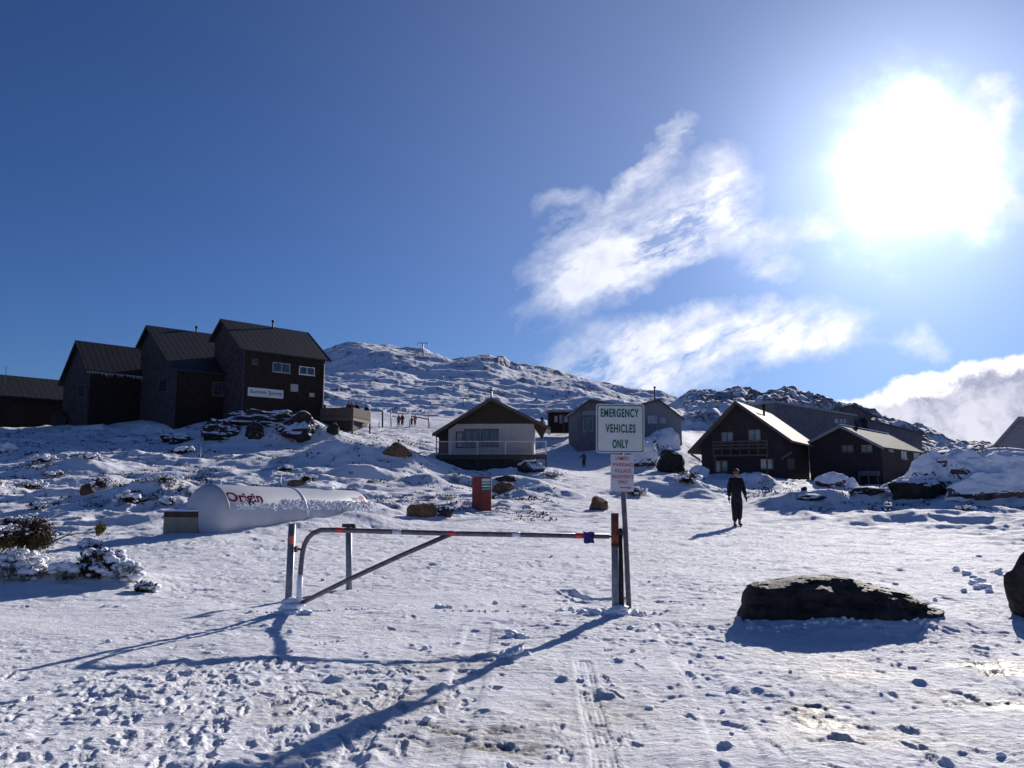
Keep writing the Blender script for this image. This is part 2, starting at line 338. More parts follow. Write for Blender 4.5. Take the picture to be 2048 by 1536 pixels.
for a in [(1512, 962, 61, 1.5, 1.1, .6, 0, True), (1300, 985, 52, 2.4, 1.2, .9), (1370, 980, 54, 1.8, 1.2, 1.0), (1250, 985, 50, 1.5, 1., .5), (1400, 990, 50, 1.2, 1, .5),
          (1820, 1020, 38, 6., 1.6, .5, .1), (1700, 1010, 42, 3., 1.2, .4, .15), (1980, 1010, 36, 4.5, 1.8, .5), (1640, 1030, 37, 2.2, 1.1, .4), (1930, 1000, 46, 4, 2, 1.1),
          (1850, 985, 55, 4, 1.6, .9), (1960, 975, 55, 4.5, 2., 1.5), (2050, 965, 54, 5, 2, 1.8), (2150, 960, 52, 5, 2, 1.8),
          (1770, 985, 62, 2.5, 1.2, .4),
          (640, 960, 46, 2.2, 1.1, .6), (730, 955, 50, 2.4, 1.2, .8), (520, 960, 43, 1.6, .9, .45), (590, 962, 42, 1.5, .8, .6), (480, 975, 38, 1.3, .7, .4), (790, 925, 58, 3.5, 1.8, 1.), (680, 920, 58, 3., 1.6, .9),
          (830, 905, 64, 2.6, 1.4, .8), (850, 965, 48, 2.0, 1, .55), (930, 950, 52, 1.8, .9, .45), (1040, 955, 53, 2.2, 1.1, .6), (1060, 985, 44, 1.4, .7, .35), (260, 975, 38, 1.8, .9, .5), (330, 965, 42, 1.5, .8, .35),
          (200, 1000, 32, 2.0, .8, .45), (90, 990, 36, 1.6, .7, .35), (150, 925, 52, 2.4, 1.2, .6), (60, 940, 50, 2., 1., .4), (290, 1035, 25.5, 1.4, .6, .18),
          (50, 1120, 12.6, 1.35, 1.0, .24), (190, 1125, 12.6, .8, .7, .2), (-120, 1120, 13, 1.6, 1.5, .2), (1690, 1250, 9.15, 1.28, .52, .15, 0, True), (540, 1040, 23.0, 2.4, .7, .28), (440, 1050, 22.0, 1.2, .5, .16), (620, 1045, 24.0, 1.6, .7, .3), (710, 1045, 25.2, 1.5, .8, .48),
          (560, 872, 72, 5.5, 2.2, 1.5), (470, 878, 70, 5., 1.8, .8), (1000, 925, 66, 3, 1.2, .35)]:
    bp(*a[:6], *(a[6:] if len(a) > 6 else ()))
# foreground micro relief
fg = sstep(130, 40, R2)
coarse = fbm(X / 1.7, Yw / 1.3, 3, 51)
Z += coarse * .028 * sstep(200, 60, R2)
chop = .7 + .75 * sstep(-.25, .45, fbm(X / 2.3 + 5, Yw / 1.5, 3, 61))
smooth_left = gauss2(X, Yw, -5.2, 9.6, 2.3, 1.3, .2) + gauss2(X, Yw, -1.1, 11.2, 1.5, .8)
chop = chop * (1 - .8 * np.clip(smooth_left, 0, 1)) * (1 - .45 * gauss2(X, Yw, -.2, 5.2, 1.5, 2))
wx = gn(X / .35, Yw / .35, 87) * .7; wy = gn(X / .35 + 9, Yw / .35, 88) * .7
Z += (fbm(X / .42, Yw / .30, 2, 71) * .008 * amp(.42) + fbm(X / .17, Yw / .12, 2, 73) * .0045 * amp(.16) - np.abs(gn(X / .30 + wx, Yw / .17 + wy, 77)) * .011 * amp(.27) + np.maximum(0, fbm(X / .13 + wx, Yw / .085 + wy, 2, 78) - .15) * .014 * amp(.13) + fbm(X / .07, Yw / .045, 2, 79) * .0030 * amp(.06)) * chop * fg
Z += fbm(X / 1.1, Yw / .7, 3, 81) * .045 * sstep(12, 30, R2) * amp(1.1) * sstep(160, 80, R2)
Z += (fbm(X / .36 + wx, Yw / .26 + wy, 2, 85) * .013 + np.maximum(0, gn(X / .2 + wx, Yw / .2 + wy, 86)) * .012) * sstep(8.5, 12, R2) * sstep(34, 22, R2) * (1 - .8 * np.clip(smooth_left, 0, 1))
def foot(x, y, rot, L=.15, Wd=.065, d=.035):
    cr = math.hypot(x, y); ca = math.atan2(x, y); r = .36
    j0, j1 = np.searchsorted(RR, [cr - r, cr + r]); da = r / cr; i0, i1 = np.searchsorted(AZ, [ca - da, ca + da])
    if i1 <= i0: return
    s_ = (slice(i0, i1), slice(j0, j1)); c_, q = math.cos(rot), math.sin(rot)
    a = ((X[s_] - x) * c_ + (Yw[s_] - y) * q) / L; b = (-(X[s_] - x) * q + (Yw[s_] - y) * c_) / Wd; e = np.sqrt(a * a + b * b) * (1 + .35 * gn(X[s_] / .045, Yw[s_] / .04, 5)) + .25 * gn(X[s_] / .02, Yw[s_] / .02, 6)
    Z[s_] += -d * sstep(1.15, .6, e) + d * .25 * np.exp(-((e - 1.45) / .45) ** 2)
for k in range(950):                    # boot prints
    t = rng.rand()
    if t < .5: x = rng.normal(-2.3, 1.1); y = rng.uniform(3.6, 7.4)
    elif t < .66: x = rng.normal(2.4, 1.4); y = rng.uniform(3.8, 9.)
    else: y = math.exp(rng.uniform(math.log(7), math.log(34))); x = np.interp(y, [5, 26, 50], [1.5, 6, 8]) + rng.normal(0, 3.5)
    foot(x, y, R(90) + rng.normal(0, .5), rng.uniform(.05, .13), rng.uniform(.022, .05), rng.choice([.004, .006, .009, .013, .02]))
for k in range(50):                    # kicked-up clods
    y = math.exp(rng.uniform(math.log(3.6), math.log(20))); x = y * rng.uniform(-.62, .62); s = rng.uniform(.02, .06) * (1 + y / 20)
    bump(x, y, s * 1.4, s, rng.uniform(.012, .04), rng.uniform(0, 3), True)
def groove(pts, wd, depth, tread=0.):
    global Z
    pts = np.array(pts)
    best = np.full_like(Z, 9.); al = np.zeros_like(Z); ms = (R2 < 12) & (Yw > 2)
    xx, yv = X[ms], Yw[ms]; bb = np.full(xx.shape, 9.); aa = np.zeros_like(bb); acc = 0
    for (x0, y0), (x1, y1) in zip(pts[:-1], pts[1:]):
        L_ = math.hypot(x1 - x0, y1 - y0); t = np.clip(((xx - x0) * (x1 - x0) + (yv - y0) * (y1 - y0)) / L_ ** 2, 0, 1)
        d = np.hypot(xx - x0 - t * (x1 - x0), yv - y0 - t * (y1 - y0)); k_ = d < bb; bb[k_] = d[k_]; aa[k_] = acc + t[k_] * L_; acc += L_
    e = bb / wd; dz_ = -depth * sstep(1.1, .8, e) + depth * .5 * np.exp(-((e - 1.35) / .25) ** 2)
    if tread: dz_ += tread * np.sin(bb * 2 * math.pi / .045) * (e < 1) * (.5 + .5 * np.sin(aa * 6.28 / .5 + 1))
    Z[ms] += dz_
pw = lambda px, py: (lambda q: (q[0], q[1]))(P(px, py, 1.6 / max(1e-3, -(P(px, py, 1)[2] - H0))))
groove([pw(1165, 1325), pw(1180, 1400), pw(1205, 1500), pw(1215, 1560)], .075, .007, .004)
groove([pw(800, 1365), pw(760, 1420), pw(715, 1490), pw(690, 1560)], .08, .010, .003)
groove([pw(1130, 1180), pw(1170, 1200), pw(1240, 1198)], .10, .035)
groove([pw(1960, 1300), pw(1985, 1350), pw(2048, 1400)], .10, .012, .005)
groove([pw(960, 1250), pw(930, 1380), pw(860, 1560)], .14, .008)
groove([pw(1330, 1250), pw(1420, 1380), pw(1500, 1560)], .14, .007)
# gravel and grit worn through the snow
gnz = fbm(X / .22, Yw / .16, 4, 91); gnb = fbm(X / .9, Yw / .6, 3, 95)
for (px, py, sx, sy, a) in [(1640, 1440, .26, .22, 1.), (1625, 1415, .15, .13, 1.), (1975, 1330, .32, .16, 1.), (2020, 1345, .3, .15, .9), (2035, 1410, .22, .16, 1.), (975, 1490, .16, .07, 1.), (1700, 1350, .5, .3, .45), (1030, 1500, .35, .13, .4),
                            (900, 1330, .6, .4, .26), (780, 1400, .6, .5, .34), (1200, 1420, .6, .6, .34), (1000, 1470, 1.0, .5, .34), (560, 1420, .5, .4, .22), (1720, 1470, .7, .3, .4), (1640, 1320, .5, .3, .3), (1950, 1400, .5, .4, .35)]:
    x0, y0 = pw(px, py); dirt = np.maximum(dirt, a * gauss2(X, Yw, x0, y0, sx, sy))
dirtm = dirt * 1.0; dirt = sstep(.30, .95, dirt * 1.15 + (gnz * .45 + gnb * .2) * (dirt > .03)) * (dirt > .02)
Z -= dirt * .015
# hill
hillw = sstep(105, 180, R2); righth = sstep(1330, 1400, PX) * sstep(120, 170, R2)
lefth = 1 - sstep(1320, 1400, PX)
rid = lambda x, y, s: 1 - np.abs(gn(x, y, s)) * 2
Z += hillw * lefth * (fbm(X / 70, Yw / 60, 2, 101) * 4.5 + fbm(X / 24, Yw / 15, 3, 103) * 1.45 + rid(X / 16 + .4 * Yw / 14, Yw / 7.0, 107) * .2 * amp(10) + fbm(X / 5, Yw / 4, 3, 109) * .42 * amp(5))
Z += hillw * righth * (fbm(X / 22, Yw / 20, 3, 111) * 2.2 + rid(X / 9, Yw / 8, 113) * 1.3 + fbm(X / 3.4, Yw / 3.2, 3, 115) * .9 * amp(3.4))
cl = gauss2(PX, R2, 985, 412, 60, 26); Z += cl * (np.floor(fbm(X / 9, Yw / 9, 2, 117) * 3) * 1.3) * sstep(.2, .6, cl)
rn = fbm(X / 7., Yw / 6., 4, 121, .6); rn2 = fbm(X / 30., Yw / 24., 2, 123)
crest = sstep(330, 395, R2) * lefth
rock = np.maximum(rock, sstep(.42, .62, rn + rn2 * .5 + crest * .25 + cl * .6 - .12) * hillw * lefth * .85)
sm_ = -.20 + fbm(X / 2.6, Yw / 2.2, 3, 141, .6) + .5 * fbm(X / 22, Yw / 16, 2, 143); rock = np.maximum(rock, sstep(.62, .74, sm_) * hillw * lefth * .9); Z += sstep(.55, .8, sm_) * .3 * hillw * lefth
rock = np.maximum(rock, sstep(-.12, .3, rn + rn2 * .3 + .22 * sstep(170, 250, R2)) * righth * .93)
# scrub colour on the tussock flanks in the middle ground
tn = fbm(X / .8, Yw / .55, 4, 131, .6) + .6 * fbm(X / 8, Yw / 5, 2, 133)
rock = np.maximum(rock, sstep(.60, .78, tn) * wild * sstep(24, 34, R2) * .8)
# ---- mesh
def interp_ground(x, y):
    r = math.hypot(x, y); a = math.atan2(x, y)
    i = int(np.clip(np.searchsorted(AZ, a) - 1, 0, na - 2)); j = int(np.clip(np.searchsorted(RR, r) - 1, 0, nr - 2))
    fa = min(1, max(0, (a - AZ[i]) / (AZ[i + 1] - AZ[i]))); fr = min(1, max(0, (r - RR[j]) / (RR[j + 1] - RR[j])))
    return float((Z[i, j] * (1 - fa) + Z[i + 1, j] * fa) * (1 - fr) + (Z[i, j + 1] * (1 - fa) + Z[i + 1, j + 1] * fa) * fr)
G = interp_ground
def hitg(px, py, y0=2.5, y1=700, n=900):
    prev = y0
    for k in range(n):
        Y = y0 * (y1 / y0) ** (k / (n - 1)); q = P(px, py, Y)
        if q[2] < G(q[0], q[1]): return np.array([q[0], q[1], G(q[0], q[1])])
        prev = Y
    return P(px, py, y1)
co = np.empty((na * nr + 1, 3), np.float32); co[:-1, 0] = X.ravel(); co[:-1, 1] = Yw.ravel(); co[:-1, 2] = Z.ravel(); co[-1] = (0, 0, float(Z[:, 0].mean()))
ii = np.arange(na)[:, None]; jj = np.arange(nr - 1)[None, :]; i2 = (ii + 1) % na
q = np.stack([ii * nr + jj, ii * nr + jj + 1, i2 * nr + jj + 1, i2 * nr + jj], -1).reshape(-1, 4).astype(np.int32)
q = q[:, ::-1]
tri = np.stack([np.full(na, na * nr), np.arange(na) * nr, ((np.arange(na) + 1) % na) * nr], -1)[:, ::-1].astype(np.int32)
me = bpy.data.meshes.new('snow_ground'); me.vertices.add(len(co)); me.vertices.foreach_set('co', co.ravel())
loops = np.concatenate([q.ravel(), tri.ravel()]); me.loops.add(len(loops)); me.loops.foreach_set('vertex_index', loops)
ls = np.concatenate([np.arange(len(q)) * 4, len(q) * 4 + np.arange(len(tri)) * 3]).astype(np.int32)
me.polygons.add(len(ls)); me.polygons.foreach_set('loop_start', ls); me.polygons.foreach_set('use_smooth', np.ones(len(ls), bool)); me.update(calc_edges=True)
for nm, arr in (('rock', rock), ('dirt', dirt), ('worn', np.clip(dirtm, 0, 1))):
    at = me.attributes.new(nm, 'FLOAT', 'POINT'); v = np.zeros(len(co), np.float32); v[:-1] = arr.ravel(); at.data.foreach_set('value', v)
ground = bpy.data.objects.new('snow_ground', me); COL.objects.link(ground); ground['kind'] = 'structure'
gm = bpy.data.materials.new('snow'); gm.use_nodes = True; k = N(gm.node_tree); b = gm.node_tree.nodes['Principled BSDF']
geo = k.node('ShaderNodeNewGeometry'); pos = geo.outputs['Position']
def attr(n): a = k.node('ShaderNodeAttribute', attribute_name=n); return a.outputs['Fac']
sc = k.mix(k.rng(k.noise(pos, .6, 4), .3, .7), (.80, .815, .88), (.86, .87, .91))
sc = k.mix(k.m('MULTIPLY', k.m('MULTIPLY', attr('worn'), k.rng(k.noise(pos, 3.5, 6, .7), .3, .6, .5, 1.6)), 1.2), sc, (.58, .55, .51))
rc = k.mix(k.rng(k.noise(pos, .5, 5, .7), .35, .65), (.075, .05, .05), (.16, .12, .13))
ra = k.m('MULTIPLY', attr('rock'), k.rng(k.noise(pos, 1.1, 6, .75), .36, .56))
sc = k.mix(ra, sc, rc)
dc = k.mix(k.rng(k.noise(pos, 45, 4, .7), .35, .65), (.035, .028, .022), (.13, .11, .085))
sc = k.mix(k.m('MULTIPLY', attr('dirt'), k.rng(k.noise(pos, 26, 5, .8), .36, .58)), sc, dc)
k.put(b.inputs['Base Color'], sc)
k.put(b.inputs['Roughness'], k.m('SUBTRACT', .8, k.m('MULTIPLY', attr('worn'), .45)))
b.inputs['Specular IOR Level'].default_value = .12
bm_ = k.node('ShaderNodeBump'); bm_.inputs['Strength'].default_value = .55; bm_.inputs['Distance'].default_value = .035
pos2 = k.vm('MULTIPLY', pos, (.75, 1.5, 1)); wn = k.vm('ADD', pos2, k.vm('MULTIPLY', k.noise(pos, 4, 3, .6, col=True), (.25, .25, 0)))
scuff = k.rng(k.noise(wn, 11, 6, .72), .40, .66, 0, 1)
k.put(bm_.inputs['Height'], k.m('ADD', k.m('MULTIPLY', scuff, k.rng(k.noise(pos, .9, 4, .6), .35, .62, .35, 1.5)), k.m('ADD', k.m('MULTIPLY', k.noise(wn, 34, 5, .7), .55), k.m('MULTIPLY', k.noise(pos, 4.5, 3, .6), 1.2)))); k.put(b.inputs['Normal'], bm_.outputs[0])
me.materials.append(gm)
#OBJECTS
# ------------------------------------------------------------------ object helpers
def tag(o, label=None, cat=None, group=None, kind=None):
    if label: o['label'] = label
    if cat: o['category'] = cat
    if group: o['group'] = group
    if kind: o['kind'] = kind
    return o
def empty(name, loc, label, cat, group=None):
    o = bpy.data.objects.new(name, None); COL.objects.link(o); o.location = loc; o.empty_display_size = .2
    tag(o, label, cat, group); return o
def rootloc(o):
    v = Vector((0, 0, 0))
    while o is not None: v = v + o.location; o = o.parent
    return v
class MB:
    def __init__(s): s.v = []; s.f = []; s.sm = []
    def add(s, vs, fs, sm=False):
        n = len(s.v); s.v += [tuple(map(float, v)) for v in vs]; s.f += [tuple(i + n for i in f) for f in fs]; s.sm += [sm] * len(fs); return s
    def hexa(s, c):                        # 8 corners: bottom 4 (ccw), top 4
        return s.add(c, [(3, 2, 1, 0), (4, 5, 6, 7), (0, 1, 5, 4), (1, 2, 6, 5), (2, 3, 7, 6), (3, 0, 4, 7)])
    def box(s, o, ax, ay, az, lo, hi):     # box in a frame
        o, ax, ay, az = map(np.array, (o, ax, ay, az))
        c = [o + ax * x + ay * y + az * z for z in (lo[2], hi[2]) for x, y in ((lo[0], lo[1]), (hi[0], lo[1]), (hi[0], hi[1]), (lo[0], hi[1]))]
        if np.dot(np.cross(ax, ay), az) < 0: c = [c[i] for i in (3, 2, 1, 0, 7, 6, 5, 4)]
        return s.hexa(c)
    def bx(s, c, d): return s.box((0, 0, 0), (1, 0, 0), (0, 1, 0), (0, 0, 1), [c[i] - d[i] / 2 for i in range(3)], [c[i] + d[i] / 2 for i in range(3)])
    def prism(s, poly, off):               # polygon (list of 3d) extruded by vector off
        n = len(poly); a = [np.array(q, float) for q in poly]; b_ = [q + np.array(off) for q in a]
        nn = np.zeros(3)
        for i in range(n): nn += np.cross(a[i], a[(i + 1) % n])
        if np.dot(nn, off) > 0: a, b_ = b_, a; flip = True
        fs = [tuple(range(n)), tuple(range(2 * n - 1, n - 1, -1))] + [((i + 1) % n, i, i + n, (i + 1) % n + n) for i in range(n)]
        return s.add(a + b_, fs)
    def tube(s, pts, r, n=10, cap=True):
        pts = [Vector(q) for q in pts]; rs = r if isinstance(r, (list, tuple)) else [r] * len(pts); vs = []; fs = []
        up = Vector((0, 0, 1)); t0 = (pts[1] - pts[0]).normalized()
        if abs(t0.dot(up)) > .9: up = Vector((0, 1, 0))
        a = t0.cross(up).normalized()
        for i, q in enumerate(pts):
            t = (pts[min(i + 1, len(pts) - 1)] - pts[max(i - 1, 0)]).normalized(); a = (a - t * a.dot(t)).normalized(); b_ = t.cross(a)
            for k_ in range(n): w_ = 2 * math.pi * k_ / n; vs.append(q + (a * math.cos(w_) + b_ * math.sin(w_)) * rs[i])
        for i in range(len(pts) - 1):
            for k_ in range(n): fs.append((i * n + k_, i * n + (k_ + 1) % n, (i + 1) * n + (k_ + 1) % n, (i + 1) * n + k_))
        s.add(vs, fs, True)
        if cap: m_ = len(s.v) - len(vs); s.f += [tuple(m_ + k_ for k_ in range(n - 1, -1, -1)), tuple(m_ + (len(pts) - 1) * n + k_ for k_ in range(n))]; s.sm += [False, False]
        return s
    def build(s, name, m, parent=None, bevel=0.):
        me = bpy.data.meshes.new(name); off = rootloc(parent) if parent else Vector((0, 0, 0))
        me.from_pydata([(v[0] - off.x, v[1] - off.y, v[2] - off.z) for v in s.v], [], s.f); me.update()
        me.polygons.foreach_set('use_smooth', s.sm)
        o = bpy.data.objects.new(name, me); COL.objects.link(o)
        if m: me.materials.append(m)
        if parent: o.parent = parent
        if bevel: bv = o.modifiers.new('bevel', 'BEVEL'); bv.width = bevel; bv.segments = 2; bv.limit_method = 'ANGLE'
        return o
def text_mesh(body, w_, h_, bold=0., shear=0., depth=.004, spacing=1.):
    cu = bpy.data.curves.new('t', 'FONT'); cu.body = body; cu.align_x = 'CENTER'; cu.align_y = 'CENTER'; cu.offset = bold; cu.shear = shear; cu.extrude = .01; cu.space_character = spacing
    ob = bpy.data.objects.new('t', cu); COL.objects.link(ob); bpy.context.view_layer.update()
    me = bpy.data.meshes.new_from_object(ob.evaluated_get(bpy.context.evaluated_depsgraph_get())); bpy.data.objects.remove(ob)
    v = np.array([x.co[:] for x in me.vertices]); f = [tuple(p.vertices) for p in me.polygons]; bpy.data.meshes.remove(me)
    mn, mx = v.min(0), v.max(0); v = (v - (mn + mx) / 2); v[:, 0] *= w_ / (mx[0] - mn[0]); v[:, 1] *= h_ / (mx[1] - mn[1]); v[:, 2] *= depth / max(1e-6, mx[2] - mn[2])
    return v, f
def put_text(name, body, o, ax, ay, w_, h_, m, parent, **k_):
    v, f = text_mesh(body, w_, h_, **k_); o, ax, ay = map(np.array, (o, ax, ay)); az = np.cross(ax, ay)
    mb = MB(); mb.add([o + ax * q_[0] + ay * q_[1] + az * q_[2] for q_ in v], f); return mb.build(name, m, parent)

# ------------------------------------------------------------------ buildings
class Frame:
    def __init__(s, q, hand):
        s.x0, s.y0, s.th, s.Gd, s.Rd, s.zl, s.zr, s.z2, s.sr = q; s.hand = hand
        s.g = np.array([math.cos(s.th), math.sin(s.th), 0]); s.r = hand * np.array([-math.sin(s.th), math.cos(s.th), 0]); s.o = np.array([s.x0, s.y0, 0.])
    def w(s, a, b_, z): return s.o + s.g * a + s.r * b_ + np.array([0, 0, z])
    def rz(s, a):
        k_ = s.sr * s.Gd
        return s.zl + (s.zr - s.zl) * a / k_ if a <= k_ else s.zr + (s.z2 - s.zr) * (a - k_) / (s.Gd - k_)
    def hit(s, px, py, face, off):        # ray through a pixel meets face 'g' (gable plane r=off) or 's' (side plane g=off)
        d = P(px, py, 1.) - np.array([0, 0, H0]); n = s.r if face == 'g' else s.g; p0 = s.o + n * off
        t = np.dot(p0 - np.array([0, 0, H0]), n) / np.dot(d, n); q_ = np.array([0, 0, H0]) + d * t - s.o
        return (np.dot(q_, s.g if face == 'g' else s.r), q_[2])
def window(fr, root, face, off, px, glass='glass', frame='pale_trim', mull=1, sgn=-1, fw=.07, bars=0, name='window'):
    a, z1 = fr.hit(px[0], px[1], face, off); b_, _ = fr.hit(px[2], px[1], face, off); c_, z0 = fr.hit((px[0] + px[2]) / 2, px[3], face, off)
    if a > b_: a, b_ = b_, a
    ax, n = (fr.g, fr.r) if face == 'g' else (fr.r, fr.g)
    o = fr.o + n * off; up = np.array([0, 0, 1.])
    f = MB(); d0, d1 = (.005 * sgn, .085 * sgn) if sgn > 0 else (.085 * sgn, .005 * sgn)
    for lo, hi in (((a, z0), (a + fw, z1)), ((b_ - fw, z0), (b_, z1)), ((a + fw, z1 - fw), (b_ - fw, z1)), ((a + fw, z0), (b_ - fw, z0 + fw))):
        f.box(o, ax, n, up, (lo[0], d0, lo[1]), (hi[0], d1, hi[1]))
    for m_ in range(mull):
        x_ = a + (b_ - a) * (m_ + 1) / (mull + 1); f.box(o, ax, n, up, (x_ - fw * .4, d0, z0 + fw), (x_ + fw * .4, d1, z1 - fw))
    if bars: zz = (z0 + z1) / 2; f.box(o, ax, n, up, (a + fw, d0 * .9, zz - .025), (b_ - fw, d1 * .9, zz + .025))
    fo = f.build(name, M[frame], root)
    g_ = MB(); d2, d3 = sorted((.01 * sgn, .035 * sgn)); g_.box(o, ax, n, up, (a + fw, d2, z0 + fw), (b_ - fw, d3, z1 - fw)); g_.build('pane', M[glass], fo)
    s_ = MB(); d4, d5 = sorted((.01 * sgn, .14 * sgn)); s_.box(o, ax, n, up, (a - .05, d4, z0 - .06), (b_ + .05, d5, z0 - .002)); s_.build('sill', M[frame], fo)
    return fo
def house(name, label, q, hand, zb, wall, roof, cat='building', og=.45, orr=.5, th=.14, gable=None, barge='trim', group=None, batten=.35, wallstop=None):
    fr = Frame(q, hand); c_ = fr.w(fr.Gd / 2, fr.Rd / 2, zb)
    root = empty(name, c_, label, cat, group)
    og2 = fr.Gd - og; k_ = fr.sr * fr.Gd; bz = zb - 2.5
    prof = [(og, bz), (og, fr.rz(og) - th), (k_, fr.zr - th * 1.15), (og2, fr.rz(og2) - th), (og2, bz)]
    r1 = fr.Rd - orr
    mb = MB()
    if gable is None:
        mb.prism([fr.w(a, orr, z) for a, z in prof], fr.r * (r1 - orr))
    else:
        mb.prism([fr.w(a, orr + .12, z) for a, z in prof], fr.r * (r1 - orr - .12))
        MB().prism([fr.w(a, orr, z) for a, z in prof], fr.r * .118).build('gable_wall', M[gable], root)
    if batten:
        up = np.array([0, 0, 1.]); a = orr + .2
        while a < r1 - .1:
            for gg, s_ in ((og, -1), (og2, 1)):
                d0, d1 = sorted((0, .022 * s_)); mb.box(fr.o + fr.g * gg, fr.g, fr.r, up, (d0, a, bz), (d1, a + .05, fr.rz(gg) - th - .02))
            a += batten
        if gable is None:
            a = og + .2
            while a < og2 - .1:
                mb.box(fr.o + fr.r * orr, fr.g, fr.r, up, (a, -.022, bz), (a + .05, 0, min(fr.rz(a), fr.rz(a + .05)) - th - .05)); a += batten
    wo_ = mb.build('wall', M[wall], root)
    rp = [(0, fr.zl - th), (k_, fr.zr - th), (fr.Gd, fr.z2 - th), (fr.Gd, fr.z2), (k_, fr.zr), (0, fr.zl)]
    rm = MB().prism([fr.w(a, 0, z) for a, z in rp], fr.r * fr.Rd)
    # standing seams / corrugation ribs
    a = .25
    while a < fr.Rd - .1:
        for (g0, z0, g1, z1) in ((0.02, fr.rz(.02), k_, fr.zr), (k_, fr.zr, fr.Gd - .02, fr.rz(fr.Gd - .02))):
            rm.prism([fr.w(g0, a, z0 - .02), fr.w(g1, a, z1 - .02), fr.w(g1, a, z1 + .007), fr.w(g0, a, z0 + .007)], fr.r * .03)
        a += .6
    ro = rm.build('roof', M[roof], root)
    bb = MB()
    for e, s_ in ((-.05, 1), (fr.Rd + .002, 1)):
        for (g0, z0, g1, z1) in ((-.02, fr.rz(0), k_, fr.zr), (k_, fr.zr, fr.Gd + .02, fr.rz(fr.Gd))):
            MB().prism([fr.w(g0, e, z0 - .26), fr.w(g1, e, z1 - .26), fr.w(g1, e, z1 + .03), fr.w(g0, e, z0 + .03)], fr.r * .048).build('bargeboard', M[barge], root)
    return fr, root, wo_, ro
def flue(fr, ro, a, b_, h, r_=.09, cap=True, m='post_dark'):
    z = fr.rz(a); f = MB().tube([fr.w(a, b_, z - .3), fr.w(a, b_, z + h)], r_, 10)
    if cap: f.tube([fr.w(a, b_, z + h - .02), fr.w(a, b_, z + h + .18)], r_ * 1.7, 10)
    return f.build('flue', M[m], ro)

# lodge of three gabled wings on the left
fr, rt, wl, ro = house('ski_lodge', 'tall dark timber ski lodge with long white sign, highest of the lodges', [-25.727, 75.0, 2.4, 6.636, 10.044, 14.013, 17.531, 15.595, 0.662], -1, 7.4, 'timber', 'lodge_roof', gable='frosted', barge='frosted', og=.35, orr=.45)
for px_, fm, gl, mu in (((503, 717, 516, 729), 'trim', 'glass', 0), ((545, 724, 580, 745), 'pale_trim', 'glass', 1), ((598, 732, 629, 750), 'white_trim', 'glass', 1)):
    window(fr, rt, 's', .35, px_, gl, fm, mu, fw=.07)
sg = fr.hit(495, 773, 's', .35); sg2 = fr.hit(565, 797, 's', .35); ctr = fr.o + fr.g * .25 + fr.r * (sg[0] + sg2[0]) / 2 + np.array([0, 0, (sg[1] + sg2[1]) / 2 - .05])
L_ = abs(sg2[0] - sg[0]); up = np.array([0, 0, 1.])
bo = MB(); bo.box(ctr, fr.r, fr.g, up, (-L_ / 2, -.03, -.42), (L_ / 2, .03, .42)); bo = bo.build('sign_board', M['sign_white'], rt)
put_text('lettering', 'Summit Sports', ctr - fr.g * .04, fr.r, up, L_ * .92, .46, M['blue_let'], bo, bold=.02, shear=.25)
sg = fr.hit(588, 776, 's', .35); MB().box(fr.o + fr.g * .3 + fr.r * sg[0] + up * sg[1], fr.r, fr.g, up, (-.42, -.03, -.38), (.42, .03, .38)).build('notice_board', M['pale_trim'], rt)
sg = fr.hit(623, 790, 's', .35); MB().box(fr.o + fr.g * .3 + fr.r * sg[0] + up * sg[1], fr.r, fr.g, up, (-.3, -.05, -.2), (.3, .03, .2)).build('wall_lamp', M['pale_trim'], rt)
MB().tube([fr.w(.27, fr.Rd - .6, 6), fr.w(.27, fr.Rd - .6, 13.6)], .06, 8).build('downpipe', M['pale_trim'], rt)
flue(fr, ro, fr.sr * fr.Gd - .3, 5.6, .7)
fr, rt, wl, ro = house('ski_lodge', 'dark timber lodge with low front eave, directly left of the tallest lodge', [-31.755, 74.0, 2.37, 9.36, 6.986, 11.968, 17.06, 15.106, 0.739], -1, 7.4, 'timber', 'lodge_roof', gable='frosted', barge='frosted', og=.35, orr=.45)
window(fr, rt, 's', .35, (425, 763, 464, 792), 'glass', 'trim', 1)
window(fr, rt, 'g', .45, (319, 758, 337, 784), 'glass', 'trim', 0, name='window')
flue(fr, ro, fr.sr * fr.Gd + .2, 5.2, .6)
fr, rt, wl, ro = house('ski_lodge', 'leftmost steep-gabled dark timber lodge wing with icicled eave', [-40.9, 76.0, 2.45, 6.6, 6.6, 12.15, 15.35, 11.2, 0.45], -1, 7.2, 'timber', 'lodge_roof', gable='frosted', barge='frosted', og=.35, orr=.4)
window(fr, rt, 'g', .4, (158, 771, 173, 795), 'glass', 'trim', 0)
ic = MB()
for i in range(60):
    a = fr.w(.0, .1 + i * .105, fr.zl - .12); ic.tube([a, a + np.array([0, 0, -random.uniform(.08, .45)])], [.028, .004], 5)
ic.build('icicles', M['icy'], rt)
fr, rt, wl, ro = house('ski_lodge', 'long low dark timber building at the left edge with pole aerial on its roof', [-56.1, 68.5, 2.508, 5.75, 17.4, 9.81, 12.12, 9.65, .45], -1, 6.5, 'timber', 'lodge_roof', og=.4, orr=.4, barge='frosted')
ae = P(11, 752, 73); MB().tube([ae - np.array([0, 0, .8]), ae + np.array([0, 0, .9])], .03, 6).build('aerial', M['pale_trim'], ro)


